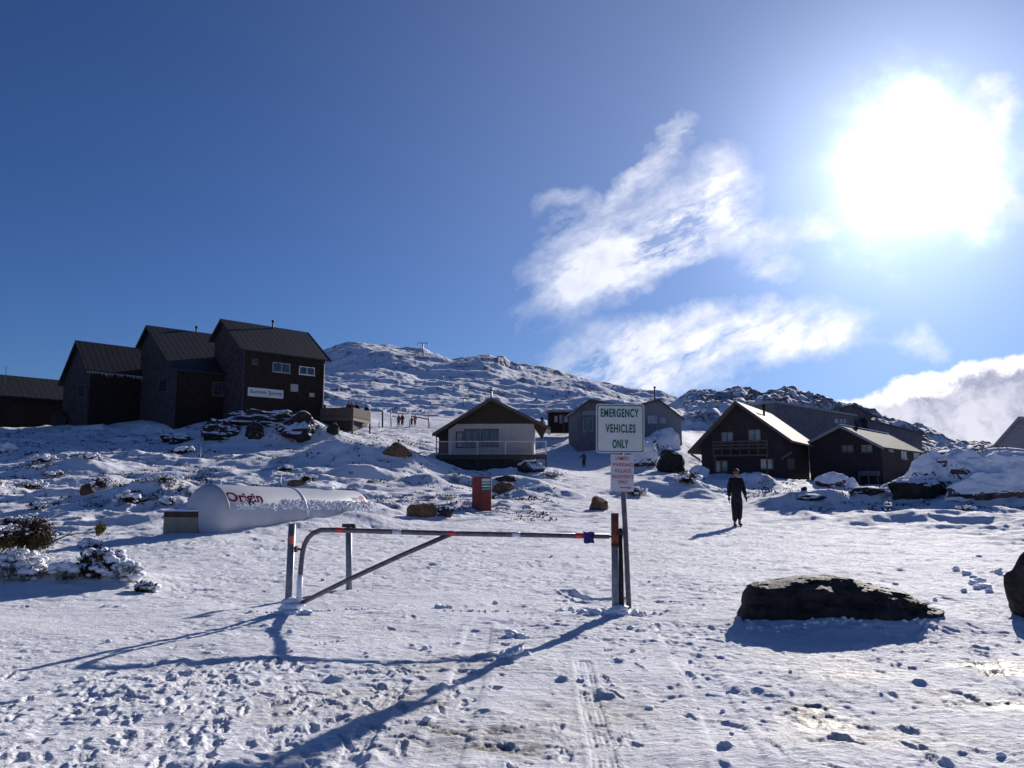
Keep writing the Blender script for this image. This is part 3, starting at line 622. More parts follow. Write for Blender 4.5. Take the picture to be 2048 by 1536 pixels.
# big A-frame chalet
fr, rt, wl, ro = house('chalet', 'big dark brown A-frame chalet with sunlit pale roof, balcony and curtained windows', [16.283, 74.0, -0.503, 9.235, 16.481, 4.218, 8.73, 5.031, 0.484], 1, 1.9, 'chalet_wall', 'bright_roof', og=.95, orr=1.1, th=.18, barge='trim')
for px_, gl, bars in (((1442, 864, 1467, 885), 'curtain', 0), ((1496, 859, 1522, 884), 'curtain', 0), ((1430, 921, 1456, 945), 'curtain', 0), ((1520, 917, 1547, 939), 'lace', 0)):
    window(fr, rt, 'g', 1.1, px_, gl, 'trim', 1, bars=bars)
a0, zt = fr.hit(1425, 884, 'g', -.1); a1, _ = fr.hit(1535, 884, 'g', -.1); _, z0 = fr.hit(1480, 909, 'g', -.1)
bl = MB(); O = fr.o
bl.box(O, fr.g, fr.r, up, (a0, -.1, z0 - .15), (a1, 1.09, z0))
for z in (zt - .08, zt - .38, zt - .68): bl.box(O, fr.g, fr.r, up, (a0, -.14, z), (a1, -.08, z + .14))
for i in range(7): x_ = a0 + (a1 - a0 - .09) * i / 6; bl.box(O, fr.g, fr.r, up, (x_, -.08, z0), (x_ + .09, 0, zt + .02))
for x_ in (a0 + .1, a1 - .2): bl.box(O, fr.g, fr.r, up, (x_, -.05, .2), (x_ + .14, .09, z0 - .15))
bl.build('balcony', M['trim'], rt)
for g_, x_ in ((1.0, 0), (8.2, 0)):
    b3 = MB().prism([fr.w(g_ - (1 if g_ < 4 else -1) * .9, .35, fr.rz(.2) - .5), fr.w(g_, .35, fr.rz(.9) - 1.8), fr.w(g_, .35, fr.rz(.9) - 1.6), fr.w(g_ - (1 if g_ < 4 else -1) * .9, .35, fr.rz(.2) - .3)], fr.r * .14); b3.build('brace', M['trim'], rt)
flue(fr, ro, fr.sr * fr.Gd + 1.2, 6.5, .9, .11)
s4 = fr.hit(1582, 928, 'g', 1.1)
MB().box(O + fr.r * 1.07 + fr.g * s4[0] + up * s4[1], fr.g, fr.r, up, (-.3, -.03, -.45), (.3, .03, .45)).build('notice_board', M['trim'], rt)

# right chalet
fr, rt, wl, ro = house('chalet', 'low dark chalet with grey metal roof, directly right of the A-frame chalet', [29.337, 80.0, -0.657, 7.286, 19.2, 5.25, 6.95, 4.7, 0.473], 1, 1.5, 'chalet_wall', 'grey_roof', og=.25, orr=.5, barge='pale_trim')
for px_, gl in (((1683, 890, 1707, 905), 'curtain'), ((1722, 889, 1745, 905), 'curtain')): window(fr, rt, 'g', .5, px_, gl, 'trim', 1)
for px_, gl in (((1776, 898, 1785, 903), 'lace'), ((1801, 901, 1812, 918), 'lace'), ((1826, 905, 1838, 918), 'lace')): window(fr, rt, 's', fr.Gd - .25, px_, gl, 'pale_trim', 1, sgn=1)
a0, zt = fr.hit(1716, 942, 'g', -.3); a1, z0 = fr.hit(1756, 951, 'g', -.3)
bl = MB(); bl.box(fr.o, fr.g, fr.r, up, (a0, -.3, z0), (a1, .49, zt))
for i in range(3): x_ = a0 + (a1 - a0 - .1) * i / 2; bl.box(fr.o, fr.g, fr.r, up, (x_, -.28, -1), (x_ + .1, -.18, z0))
bl.build('balcony', M['stone_grey'], rt)
flue(fr, ro, fr.sr * fr.Gd + .25, 5, .45, .14)
MB().box(fr.w(fr.sr * fr.Gd, .1, fr.zr), fr.g, fr.r, up, (-.12, 0, .0), (.16, fr.Rd - .2, .09)).build('snow_ridge', M['snowlump'], rt)

# white-fronted hut with verandah
hq = [-6.977, 70.0, -0.044, 10.346, 9.0, 5.695, 8.847, 6.192, 0.496]
fr = Frame(hq, 1); rt = empty('hut', fr.w(5, 4.5, 2.9), 'cream panelled hut with brown gable and railed verandah, left of the emergency vehicles sign', 'hut')
def hutp(px, py, off=.9): return fr.hit(px, py, 'g', off)
aL, aR = hutp(897, 850)[0], hutp(1068, 850)[0]; zc = hutp(980, 848)[1]; zf = hutp(980, 921)[1]; O = fr.o
mb = MB(); bz = .8
mb.prism([fr.w(a, .9, z) for a, z in ((aL, zf), (aL, zc), (aR, zc), (aR, zf))], fr.r * 7.2)
for x_ in np.arange(aL + 1.22, aR - .2, 1.22): mb.box(O, fr.g, fr.r, up, (x_, .885, zf), (x_ + .04, .9, zc))
mb.build('front_wall', M['panel'], rt)
rzz = lambda a: fr.rz(a)
mb = MB(); kx = fr.sr * fr.Gd
aT = .25
mb.prism([fr.w(a, .8, z) for a, z in ((aT, rzz(aT) - .18), (kx, fr.zr - .2), (fr.Gd - .3, rzz(fr.Gd - .3) - .18), (fr.Gd - .75, rzz(fr.Gd) - 1.05), (aR + .02, zc - .35), (aR + .02, zc + .003), (aL, zc + .003), (aL, zc - .5), (aT, rzz(aT) - .5))][::1], fr.r * .08)
for x_ in np.arange(aL + .3, aR, .33): mb.box(O, fr.g, fr.r, up, (x_, .775, zc + .01), (x_ + .03, .8, rzz(x_) - .25))
mb.build('gable_boards', M['brown'], rt)
mb = MB(); mb.prism([fr.w(a, 1.6, z) for a, z in ((.35, .9), (.35, rzz(.35) - .25), (aL - .005, rzz(aL) - .25), (aL - .005, .9))], fr.r * 6); mb.build('side_wall', M['brown'], rt)
d0 = fr.hit(880, 887, 'g', 1.6); d1 = fr.hit(897, 912, 'g', 1.6)
dd = MB(); dd.box(O, fr.g, fr.r, up, (d0[0], 1.54, d1[1]), (d1[0] - .05, 1.6, d0[1])); dd.build('door', M['redwood'], rt)
for px_, gl in (((912, 863, 927, 895), 'curtain'), ((929, 858, 959, 895), 'glass'), ((962, 858, 997, 893), 'glass')): window(fr, rt, 'g', .9, px_, gl, 'trim', 0 if px_[0] < 920 else 1, fw=.09)
rp = [(0, fr.zl - .22), (kx, fr.zr - .22), (fr.Gd, fr.z2 - .22), (fr.Gd, fr.z2), (kx, fr.zr), (0, fr.zl)]
ro = MB().prism([fr.w(a, 0, z) for a, z in rp], fr.r * 9.0).build('roof', M['snow_roof'], rt)
bb = MB()
for (g0, z0, g1, z1) in ((-.03, fr.zl, kx, fr.zr), (kx, fr.zr, fr.Gd + .03, fr.z2)):
    MB().prism([fr.w(g0, -.07, z0 - .30), fr.w(g1, -.07, z1 - .30), fr.w(g1, -.07, z1 - .02), fr.w(g0, -.07, z0 - .02)], fr.r * .068).build('bargeboard', M['trim'], rt)
fl = MB().tube([fr.w(kx - .25, 4, fr.zr - .3), fr.w(kx - .25, 4, fr.zr + 1.0)], .09, 10); fl.tube([fr.w(kx - .25, 4, fr.zr + 1.0), fr.w(kx - .25, 4, fr.zr + 1.2)], .17, 10); fl.build('flue', M['gal'], ro)
zr_ = hutp(980, 882, -.9)[1]; zd = hutp(980, 909, -.9)[1]; v0 = hutp(872, 900, -.9)[0]; v1 = hutp(1094, 900, -.9)[0]
dk = MB(); dk.box(O, fr.g, fr.r, up, (v0, -.95, zd - .12), (v1, .88, zd)); dk.box(O, fr.g, fr.r, up, (v0, -.98, zd - .42), (v1, -.9, zd - .13)); dk.build('verandah_floor', M['deckwood'], rt)
sk = MB(); sk.box(O, fr.g, fr.r, up, (v0 + .3, -.5, .7), (aR + .1, -.42, zd - .43)); sk.build('subfloor_shade_sheet', M['darkwood'], rt)  # dark sheet stands in for the shade under the verandah
rl = MB()
for z in (zr_,): rl.box(O, fr.g, fr.r, up, (v0, -.98, z - .09), (v1, -.9, z))
rl.box(O, fr.g, fr.r, up, (v1 - .05, -.9, zr_ - .045), (v1, 1.0, zr_))
for px_ in (873, 900, 955, 1011, 1066, 1092):
    a = hutp(px_, 900, -.9)[0]; rl.box(O, fr.g, fr.r, up, (a - .06, -.955, zd), (a + .06, -.865, zr_ - .09))
for i in range(60):
    a = v0 + (v1 - v0) * (i + .5) / 60; rl.box(O, fr.g, fr.r, up, (a - .007, -.93, zd + .05), (a + .007, -.916, zr_ - .05))
rl.box(O, fr.g, fr.r, up, (v0, -.95, zd + .03), (v1, -.91, zd + .07))
rl.build('railing', M['sign_pink'], rt)
for px_ in (873, 900, 955, 1011, 1066, 1092):
    a = hutp(px_, 900, -.9)[0]; MB().box(O, fr.g, fr.r, up, (a - .07, -.9, .6), (a + .07, -.76, zd - .13)).build('stump', M['deckwood'], rt)
MB().box(O, fr.g, fr.r, up, (v0 - .02, -.86, zd), (v0 + .06, -.78, rzz(.3) - .3)).build('verandah_post', M['trim'], rt)

# grey house behind the sign
hs = [(1238, 836), (1310, 801), (1357, 840)]
A_ = P(1236, 840, 103)
def simple(name, label, A, thd, G_, Rr, zl, zr, z2, sr, zb, hand=1, **k_): return house(name, label, [A[0], A[1], R(thd), G_, Rr, zl, zr, z2, sr], hand, zb, **k_)
zE = P(1238, 838, 104)[2]; zR_ = P(1312, 800, 104)[2]; zE2 = P(1357, 842, 101)[2]
fr, rt, wl, ro = simple('lodge_house', 'pale grey weatherboard house with tall flue right behind the emergency vehicles sign', (P(1250, 830, 104)[0], 104), -8, 7.6, 10, P(1250, 816, 104)[2], P(1312, 799, 104)[2], P(1357, 839, 104)[2], .58, P(1300, 868, 104)[2], wall='grey_wall', roof='snow_roof', og=.35, orr=.4, batten=0)
window(fr, rt, 'g', .4, (1296, 832, 1313, 846), 'lace', 'white_trim', 1, bars=1); window(fr, rt, 'g', .4, (1319, 835, 1332, 847), 'lace', 'grey_wall' if 0 else 'pale_trim', 0)
flue(fr, ro, fr.sr * fr.Gd - .4, 3, 1.9, .10)
fr, rt, wl, ro = simple('lodge_house', 'low grey hut with glazed porch seen left of the emergency vehicles sign', (P(1150, 840, 98)[0], 98), 4, 6.6, 9, P(1152, 822, 98)[2], P(1177, 798, 98)[2], P(1245, 812, 98)[2], .28, P(1200, 872, 98)[2], wall='stone_grey', roof='snow_roof', og=.4, orr=.5, batten=0)
for x0 in (1166, 1177): window(fr, rt, 'g', .5, (x0, 836, x0 + 8, 862), 'glass', 'pale_trim', 0, fw=.06)
window(fr, rt, 'g', .5, (1165, 822, 1195, 829), 'curtain', 'pale_trim', 1, fw=.06)
# tow shelter
c_ = P(1125, 850, 112); rt = empty('ski_shelter', c_, 'small flat-roofed dark timber shelter left of the low grey hut', 'shelter')
q0 = P(1094, 850, 112); q1 = P(1158, 850, 112); zt = P(1120, 824, 112)[2]; zb = q0[2] - 1
mb = MB(); mb.bx(((q0[0] + q1[0]) / 2, 114, (zt + zb) / 2), (q1[0] - q0[0] - .6, 3, zt - zb)); mb.build('wall', M['timber'], rt)
mb = MB(); mb.bx(((q0[0] + q1[0]) / 2, 113.4, zt + .1), (q1[0] - q0[0] + .3, 5, .2)); mb.build('roof', M['snow_roof'], rt)
mb = MB(); mb.bx(((q0[0] + q1[0]) / 2 + .5, 113, zt + .27), (q1[0] - q0[0] - 1, 3.5, .14)); mb.build('snow_cover', M['snowlump'], rt)
for i, px_ in enumerate((1112, 1122, 1132, 1142)):
    q = P(px_, 838, 112.4); MB().bx((q[0], 112.44, q[2]), (.45, .08, .9 + .3 * (i % 2))).build('notice_board', M['curtain'] if i % 2 else M['pale_trim'], rt)
for px_ in (1096, 1127, 1156): q = P(px_, 838, 111.2); MB().bx((q[0], 111.2, (zt + zb) / 2), (.14, .14, zt - zb)).build('post', M['deckwood'], rt)

# long grey lodge behind the chalets
q0 = P(1548, 806, 122); q1 = P(1707, 833, 128)
rt = empty('lodge', P(1640, 860, 125), 'long plain grey lodge with thin snowy roof edge behind the two dark chalets', 'building')
g_ = np.array([q1[0] - q0[0], q1[1] - q0[1], 0]); L_ = np.linalg.norm(g_); g_ /= L_; r_ = np.array([-g_[1], g_[0], 0])
t0, t1 = q0[2], q1[2]; b0 = P(1550, 900, 122)[2] - 2; O = np.array([q0[0], q0[1], 0.])
MB().prism([O + up * b0, O + g_ * L_ + up * b0, O + g_ * L_ + up * t1, O + up * t0], r_ * 8).build('wall', M['stone_grey'], rt)
MB().prism([O - g_ * .5 - r_ * .5 + up * (t0 + .02), O + g_ * (L_ + .3) - r_ * .5 + up * (t1 + .02 - .3 * (t0 - t1) / L_), O + g_ * (L_ + .3) - r_ * .5 + up * (t1 + .3), O - g_ * .5 - r_ * .5 + up * (t0 + .35)], r_ * 9).build('roof', M['snow_roof'], rt)
for x0, x1 in ((1668, 1677), (1679, 1687), (1689, 1697)):
    a = P(x0, 838, 126.6); b_ = P(x1, 846, 126.6); MB().box(O, g_, r_, up, ((a[0] - O[0]) / g_[0], -.08, b_[2]), ((b_[0] - O[0]) / g_[0] - .05, .01, a[2])).build('window', M['lace'], rt)
for px_, h in ((1648, 2.6), (1666, 1.5), (1676, 1.3)):
    a = P(px_, 825, 130); MB().tube([a, a + np.array([0, 0, h])], .06, 6).build('pole', M['gal_dark'], rt)
rt2 = house('lodge', 'brown-grey gabled lodge rising behind the right end of the long grey lodge', [P(1652, 835, 134)[0], 134, R(-6), 8.2, 9, P(1652, 822, 134)[2], P(1705, 809, 134)[2], P(1748, 833, 134)[2], .56], 1, P(1700, 850, 134)[2], 'stone_grey', 'snow_roof', og=.7, orr=.6, batten=0)
rt3 = house('lodge', 'low lean-to lodge roof below the brown-grey gabled lodge', [P(1725, 840, 132)[0], 131, R(-6), 9.4, 7, P(1728, 836, 131)[2], P(1738, 840, 131)[2], P(1835, 868, 131)[2], .12], 1, P(1770, 870, 131)[2] - 2, 'stone_grey', 'grey_roof', og=.5, orr=.5, batten=0)
# right edge
rt4 = house('lodge', 'blue-grey steep-roofed building cut off by the right edge', [P(1985, 893, 66)[0], 66, R(-40), 9, 10, P(1985, 893, 66)[2], P(2030, 836, 66)[2], P(2200, 850, 66)[2], .22], 1, P(2030, 930, 66)[2] - 1, 'grey_wall', 'grey_roof', og=.3, orr=.4, batten=0, th=.1, barge='grey_wall')
rt5 = house('hut', 'distant low hut with bright snow roof beyond the right rocks', [P(1912, 905, 120)[0], 120, R(0), 3.3, 6, P(1912, 902, 120)[2], P(1916, 897.5, 120)[2], P(1956, 898, 120)[2], .2], 1, P(1930, 915, 120)[2] - 1, 'brown', 'snowlump', og=.2, orr=.2, batten=0)

# ------------------------------------------------------------------ deck
rt = empty('sun_deck', P(700, 850, 84), 'timber viewing deck with solid board sides beside the tallest lodge', 'deck')
dA = P(640, 850, 81.5); dB = P(706, 850, 81); dC = P(741, 850, 86); 
def wallseg(a, b_, z0, z1, m, nm, t=.1):
    a = np.array([a[0], a[1], 0]); b_ = np.array([b_[0], b_[1], 0]); d = b_ - a; n_ = np.array([-d[1], d[0], 0]) / np.linalg.norm(d)
    MB().prism([a + up * z0, b_ + up * z0, b_ + up * z1, a + up * z1], n_ * t).build(nm, M[m], rt)
zt, zb = P(700, 815, 81)[2], P(700, 834, 81)[2]
wallseg(dA, dB, zb, zt, 'deckwood', 'side_boards'); wallseg(dB, dC, zb, zt, 'deckwood', 'side_boards')
wallseg(dA, dB, zb - .35, zb - .003, 'pale_trim' if 0 else 'trim', 'bearer', .16); wallseg(dB, dC, zb - .35, zb - .003, 'trim', 'bearer', .16)
MB().prism([(dA[0] - .5, dA[1], zb + .05), (dB[0], dB[1], zb + .05), (dC[0], dC[1], zb + .05), (dC[0] - 3, dC[1] + 3, zb + .05), (dA[0] - .5, dA[1] + 6, zb + .05)], (0, 0, -.12)).build('floor', M['deckwood'], rt)
MB().prism([(dA[0], dA[1] + .8, zb - .1), (dB[0] - .2, dB[1] + .8, zb - .1), (dC[0] - .6, dC[1] + .4, zb - .1), (dC[0] - .6, dC[1] + .4, zb - .5), (dB[0] - .2, dB[1] + .8, zb - 1.3), (dA[0], dA[1] + .8, zb - 1.9)], (0, 1.2, 0)).build('underfloor_shade', M['darkwood'], rt)  # dark block stands in for the shade below the deck floor
for q in (dB, dC, (dA + dB) / 2): MB().bx((q[0] - .1, q[1] + .2, zb - 1.2), (.16, .16, 2.4)).build('post', M['deckwood'], rt)
DECKZ = zb + .06

# ------------------------------------------------------------------ boom gate, posts, sign
Yg = 9.85
g0 = lambda px, py, Y=Yg: P(px, py, Y)
rt = empty('boom_gate', g0(603, 1225), 'grey tubular boom gate with curved corner, diagonal brace and reflectors', 'gate')
arc = [g0(597, 1232) + np.array([0, 0, 0])]
for t in (0, .15): pass
pl = [(596, 1232), (599, 1180), (602, 1130), (605, 1106), (609, 1089), (616, 1076), (627, 1066), (641, 1060.5), (660, 1060), (700, 1061), (900, 1067), (1218, 1072.5)]
fr_ = MB().tube([g0(x, y) for x, y in pl], .0305, 14).build('frame', M['gal_dark'], rt)
MB().tube([g0(601, 1207), g0(700, 1158), g0(800, 1112), g0(903, 1067.5)], .029, 12).build('brace', M['gal_dark'], rt)
MB().tube([g0(596.2, 1229), g0(598.6, 1187), g0(600.5, 1149)], [.034, .0345, .0325], 12).build('ice_sleeve', M['icy'], rt)
def reflect(x0, x1, m, lb):
    yv = lambda x: np.interp(x, [q[0] for q in pl[8:]], [q[1] for q in pl[8:]])
    tag(MB().tube([g0(x0, yv(x0)), g0(x1, yv(x1))], .0325, 14).build('reflector', M[m], rt), lb)
for x0, x1, m, lb in ((672, 687, 'refl_red', 'red reflective band'), (785, 803, 'refl_white', 'white reflective band'), (896, 912, 'refl_red', 'red reflective band'), (1024, 1040, 'refl_white', 'white reflective band'), (1151, 1168, 'refl_red', 'red reflective band')): reflect(x0, x1, m, lb)
MB().tube([g0(1217, 1073), g0(1224, 1073.5)], .012, 8).build('latch_pin', M['post_dark'], rt)
# hinge post
def post(nm, lb, x0, y0, x1, y1, r_, m, Y=Yg, n=16, cat='post', sink=.25):
    b_ = P(x1, y1, Y); t_ = P(x0, y0, Y); rt = empty(nm, b_, lb, cat)
    d = (b_ - t_) / np.linalg.norm(b_ - t_); o = MB().tube([b_ + d * sink, b_, t_], r_, n).build('shaft', M[m], rt); return rt, t_, b_
rt, t_, b_ = post('gate_post', 'grey round steel post with red reflector at the left end of the boom gate', 584.5, 1048, 576, 1224, .044, 'gal', Yg + .02)
MB().tube([t_, t_ + np.array([0, 0, .006])], .0465, 16).build('cap', M['gal'], rt)
q = P(582.5, 1080, Yg - .04); MB().bx((q[0], q[1], q[2]), (.045, .012, .095)).build('reflector', M['refl_red'], rt)
hb = MB(); hb.tube([P(588, 1096, Yg), P(602, 1099, Yg)], .014, 8); hb.bx(P(592, 1098, Yg - .03), (.03, .06, .07)); hb.build('hinge', M['post_dark'], rt)
rt, t_, b_ = post('holding_post', 'shorter grey steel post with catch standing behind the boom gate', 697.5, 1050, 698, 1157, .046, 'gal', 12.05)
c2 = MB(); c2.bx(P(697.5, 1051, 11.98), (.19, .05, .05)); c2.bx(P(708, 1054, 11.98), (.06, .1, .03)); c2.build('catch', M['post_dark'], rt)
rt, t_, b_ = post('latch_post', 'thick grey latch post with rusty red top at the right end of the boom gate', 1229.5, 1027, 1231, 1222, .044, 'gal', Yg, sink=.2)
m2 = P(1230.2, 1095, Yg); MB().tube([m2, t_ + np.array([0, 0, .004])], .0465, 16).build('rusty_sleeve', M['rust'], rt)
MB().tube([P(1230.2, 1087, Yg), P(1230.2, 1093, Yg)], .049, 16).build('collar', M['post_dark'], rt)
rt, t_, b_ = post('latch_channel', 'nearly black steel channel post standing against the latch post', 1239.5, 1057, 1243, 1222, .034, 'post_dark', Yg + .03)
MB().bx(P(1238, 1066, Yg - .03), (.10, .03, .05)).build('bracket', M['post_dark'], rt)
# blue glove/cloth on the boom
cl_ = MB(); rr_ = random.Random(3); nx, nz = 12, 12
def clothpt(i, j, side):
    a = i / (nx - 1); b2 = j / (nz - 1); x = 1166 + 22 * a + 1.2 * math.sin(b2 * 5 + a * 2) + 3.5 * (1 - a) * b2; z = 1064 + 22 * b2 + .7 * math.sin(a * 7) - 2.5 * max(0, .25 - a) * (1 - b2) * 4
    q_ = P(x, z, Yg); q_[1] += side * (.036 + .006 * math.sin(a * 12 + b2 * 7)); return q_
for side in (-1, 1):
    vs = [clothpt(i, j, side) for j in range(nz) for i in range(nx)]
    cl_.add(vs, [(j * nx + i, j * nx + i + 1, (j + 1) * nx + i + 1, (j + 1) * nx + i) for j in range(nz - 1) for i in range(nx - 1)], True)
edge = [clothpt(i, 0, -1) for i in range(nx)] + [clothpt(i, 0, 1) for i in range(nx)]
cl_.add(edge, [(i, i + 1, nx + i + 1, nx + i) for i in range(nx - 1)], True)
for i0 in (0, nx - 1):
    e2 = [clothpt(i0, j, -1) for j in range(nz)] + [clothpt(i0, j, 1) for j in range(nz)]; cl_.add(e2, [(j, j + 1, nz + j + 1, nz + j) for j in range(nz - 1)], True)
tag(cl_.build('cloth', M['cloth']), 'navy blue rag draped over the boom gate near the latch post', 'cloth')
# sign pole with two plates
Ys = Yg + .12
rt = empty('road_sign', P(1258, 1222, Ys), 'leaning pole with white EMERGENCY VEHICLES ONLY plate above a parking notice', 'sign')
pb, pm, pt = P(1258, 1222, Ys), P(1251, 1068, Ys), P(1237, 815, Ys)
MB().tube([pb + (pb - pt) * .1, pb, pm, pt], .032, 14).build('pole', M['post_dark'] if 0 else M['gal_dark'], rt)
def plate(nm, cx, cy, Wd, Hd, m, tilt, th, rad, border=None):
    c0 = P(cx, cy, Ys - .05); ax = np.array([math.cos(R(tilt)), 0, math.sin(R(tilt))]); ay = np.array([-math.sin(R(tilt)), 0, math.cos(R(tilt))])
    def rr(w_, h_, r__, off):
        out = []
        for sx, sy, a0 in ((1, 1, 0), (-1, 1, 90), (-1, -1, 180), (1, -1, 270)):
            for k_ in range(5): a = R(a0 + 22.5 * k_); out.append(c0 + ax * (sx * (w_ / 2 - r__) + r__ * math.cos(a)) + ay * (sy * (h_ / 2 - r__) + r__ * math.sin(a)) + np.array([0, off, 0]))
        return out
    o = MB().prism(rr(Wd, Hd, rad, 0), (0, th, 0)).build(nm, M[m], rt)
    if border:
        a = rr(Wd - .028, Hd - .028, rad * .85, -.002); b_ = rr(Wd - .05, Hd - .05, rad * .7, -.002); n_ = len(a)
        MB().add(a + b_, [(i, (i + 1) % n_, n_ + (i + 1) % n_, n_ + i) for i in range(n_)]).build('border', M[border], o)
    return o, c0, ax, ay
o1, c1, ax, ay = plate('sign_plate', 1240.5, 857, .602, .612, 'sign_white', -.8, .003, .035, 'green')
for body, cx, cy, w_, h_ in (('EMERGENCY', 1239.5, 826, .475, .108), ('VEHICLES', 1241, 857, .375, .108), ('ONLY', 1241, 888, .200, .108)):
    c_ = P(cx, cy, Ys - .053); put_text('lettering', body, c_, ax, ay, w_, h_, M['green'], o1, bold=.032, depth=.002, spacing=1.14)
MB().tube([P(1243, 907, Ys - .056), P(1243, 907, Ys - .045)], .008, 8).build('bolt', M['post_dark'], o1)
o2, c2, ax, ay = plate('notice_plate', 1244.5, 946, .286, .452, 'sign_pink', -1.2, .003, .004)
for body, cx, cy, w_, h_ in (('10MIN', 1244, 917, .155, .046), ('PARKING', 1246, 929.5, .245, .044), ('VILLAGE', 1246, 942, .21, .044), ('RESIDENTS', 1246, 953.5, .262, .042), ('ONLY', 1246, 964, .125, .042)):
    put_text('lettering', body, P(cx, cy, Ys - .0535), ax, ay, w_, h_, M['signred'], o2, bold=.006, depth=.002, spacing=1.05)
ca = P(1251, 975.5, Ys - .0535); MB().prism([ca + ax * x + ay * z for x, z in ((-.07, -.006), (.035, -.006), (.035, -.017), (.072, 0), (.035, .017), (.035, .006), (-.07, .006))], (0, .002, 0)).build('arrow', M['signred'], o2)

# ------------------------------------------------------------------ red cabinet
Yc = 35.; a = P(944, 1021, Yc)[0]; b1 = P(959.5, 1021, Yc - .12)[0]; c1_ = P(982.5, 1021, Yc)[0]; zt = P(960, 955, Yc)[2]; zb = P(960, 1020, Yc)[2]
rt = empty('cabinet', ((a + c1_) / 2, Yc, zb), 'dark red outdoor cabinet with green and white notice, standing alone in the snow', 'cabinet')
MB().prism([(a, Yc, zb - .3), (b1, Yc - .18, zb - .3), (c1_, Yc, zb - .3), (c1_, Yc + .45, zb - .3), (a, Yc + .45, zb - .3)], (0, 0, zt - zb + .3)).build('body', M['redbox'], rt, .008)
MB().prism([(a - .03, Yc - .01, zt + .003), (b1, Yc - .22, zt + .003), (c1_ + .03, Yc - .01, zt + .003), (c1_ + .03, Yc + .48, zt + .003), (a - .03, Yc + .48, zt + .003)], (0, 0, .03)).build('lid', M['redbox'], rt)
dv = np.array([c1_ - b1, .18, 0]); Ld = np.linalg.norm(dv); dv /= Ld; nn = np.array([dv[1], -dv[0], 0]); o0 = np.array([b1, Yc - .18, 0])
pl_ = MB(); pl_.box(o0 + nn * .006, dv, -nn, up, (.06, 0, P(970, 983, Yc)[2]), (Ld - .02, .004, P(970, 957, Yc)[2])); pl_ = pl_.build('notice', M['green'], rt)
for y0, y1, m in ((957.2, 963, 'sign_pink'), (965, 968, 'sign_white'), (971, 974, 'sign_white'), (977, 979, 'pale_trim')):
    MB().box(o0 + nn * .010, dv, -nn, up, (.09, 0, P(970, y1, Yc)[2]), (Ld - .05, .003, P(970, y0, Yc)[2])).build('stripe', M[m], pl_)
MB().box(o0 + nn * .004, dv, -nn, up, (.035, 0, zb + .1), (.05, .004, zt - .1)).build('door_edge', M['post_dark'], rt)

# ------------------------------------------------------------------ half-buried storage tank
T0 = P(418, 1010, 21.6); T1 = P(700, 1020, 26.6); T0[2] = P(418, 968, 21.6)[2] - .80; T1[2] = P(690, 981, 26.6)[2] - .80
ax_ = (T1 - T0) / np.linalg.norm(T1 - T0); rad = .80
rt = empty('gas_tank', (T0 + T1) / 2, 'white cylindrical gas tank with maroon lettering, half buried in drifted snow', 'tank')
pts = [T0 - ax_ * .42 + ax_ * .42 * (1 - math.cos(R(t))) for t in (4, 15, 30, 45, 60, 75, 90)]; rs = [rad * math.sin(R(t)) for t in (4, 15, 30, 45, 60, 75, 90)]
pts += [T0 + (T1 - T0) * t for t in (.25, .5, .75, 1)]; rs += [rad] * 4
pts += [T1 + ax_ * .42 * math.sin(R(t)) for t in (15, 30, 45, 60, 75, 86)]; rs += [rad * math.cos(R(t)) for t in (15, 30, 45, 60, 75, 86)]
MB().tube(pts, rs, 56).build('shell', M['tank'], rt)
sideN = np.array([ax_[1], -ax_[0], 0]); sideN /= np.linalg.norm(sideN)
if sideN[1] > 0: sideN = -sideN
def tanktext(nm, body, t_, el, w_, h_, m, **k_):
    v, f = text_mesh(body, w_, h_, **k_); vs = []
    for q_ in v:
        a = el + q_[1] / rad; cen = T0 + ax_ * (t_ + q_[0]); rr__ = rad + .004 + max(0, q_[2]); vs.append(cen + (sideN * math.cos(a) + up * math.sin(a)) * rr__)
    return MB().add(vs, f).build(nm, M[m], rt)
tanktext('lettering', 'Origin', .62, R(33), 1.25, .40, 'maroon', bold=.024)
tanktext('lettering', 'energy', 5.35, R(38), .5, .2, 'greylet', bold=.0)
q = T1 - ax_ * .12; MB().add([q + ax_ * dx_ * 1. + (sideN * math.cos(a) + up * math.sin(a)) * (rad + .006) for a in (R(20), R(30), R(42), R(50)) for dx_ in (-.16 + .1 * a, .10)], [(0, 1, 3, 2), (2, 3, 5, 4), (4, 5, 7, 6)]).build('marking', M['signred'], rt)
for i, z in enumerate((.45, .36, .22, .15)):
    v, f = text_mesh('mmmmmm' if 0 else '------', .34, .03); c_ = T0 - ax_ * .36 + up * (z) + sideN * .1
# rime feathers along the tank side and a snow ridge hanging on it
rm = MB(); rr_ = random.Random(4)
for i in range(900):
    t_ = rr_.uniform(.2, 6.2); el = R(rr_.gauss(17, 3.5)) if t_ < 2.0 else R(rr_.uniform(12, 34)); cen = T0 + ax_ * t_ + (sideN * math.cos(el) + up * math.sin(el)) * (rad + .0); s_ = rr_.uniform(.010, .034)
    d = (sideN + up * rr_.uniform(-.9, .3) + ax_ * rr_.uniform(-.4, .4)); d /= np.linalg.norm(d); rm.tube([cen - d * .02, cen + d * s_ * .8, cen + d * s_ * 1.4], [s_ * .7, s_ * .55, s_ * .15], 6)
rm.build('rime', M['icy'], rt)
for t_ in (.0, 2.9, 5.95):
    ring = []
    for k_ in range(25):
        a = R(180 * k_ / 24); ring.append(T0 + ax_ * t_ + (sideN * math.cos(a) + up * math.sin(a)) * (rad + .004))
    MB().tube(ring, .012 if t_ != 2.9 else .022, 6).build('weld_seam', M['tank'] if t_ != 2.9 else M['icy'], rt)
vt = T0 + ax_ * 4.6 + up * (rad - .03); vv = MB().tube([vt, vt + up * .12], .22, 18); vv.build('valve_cover', M['snowlump'], rt)
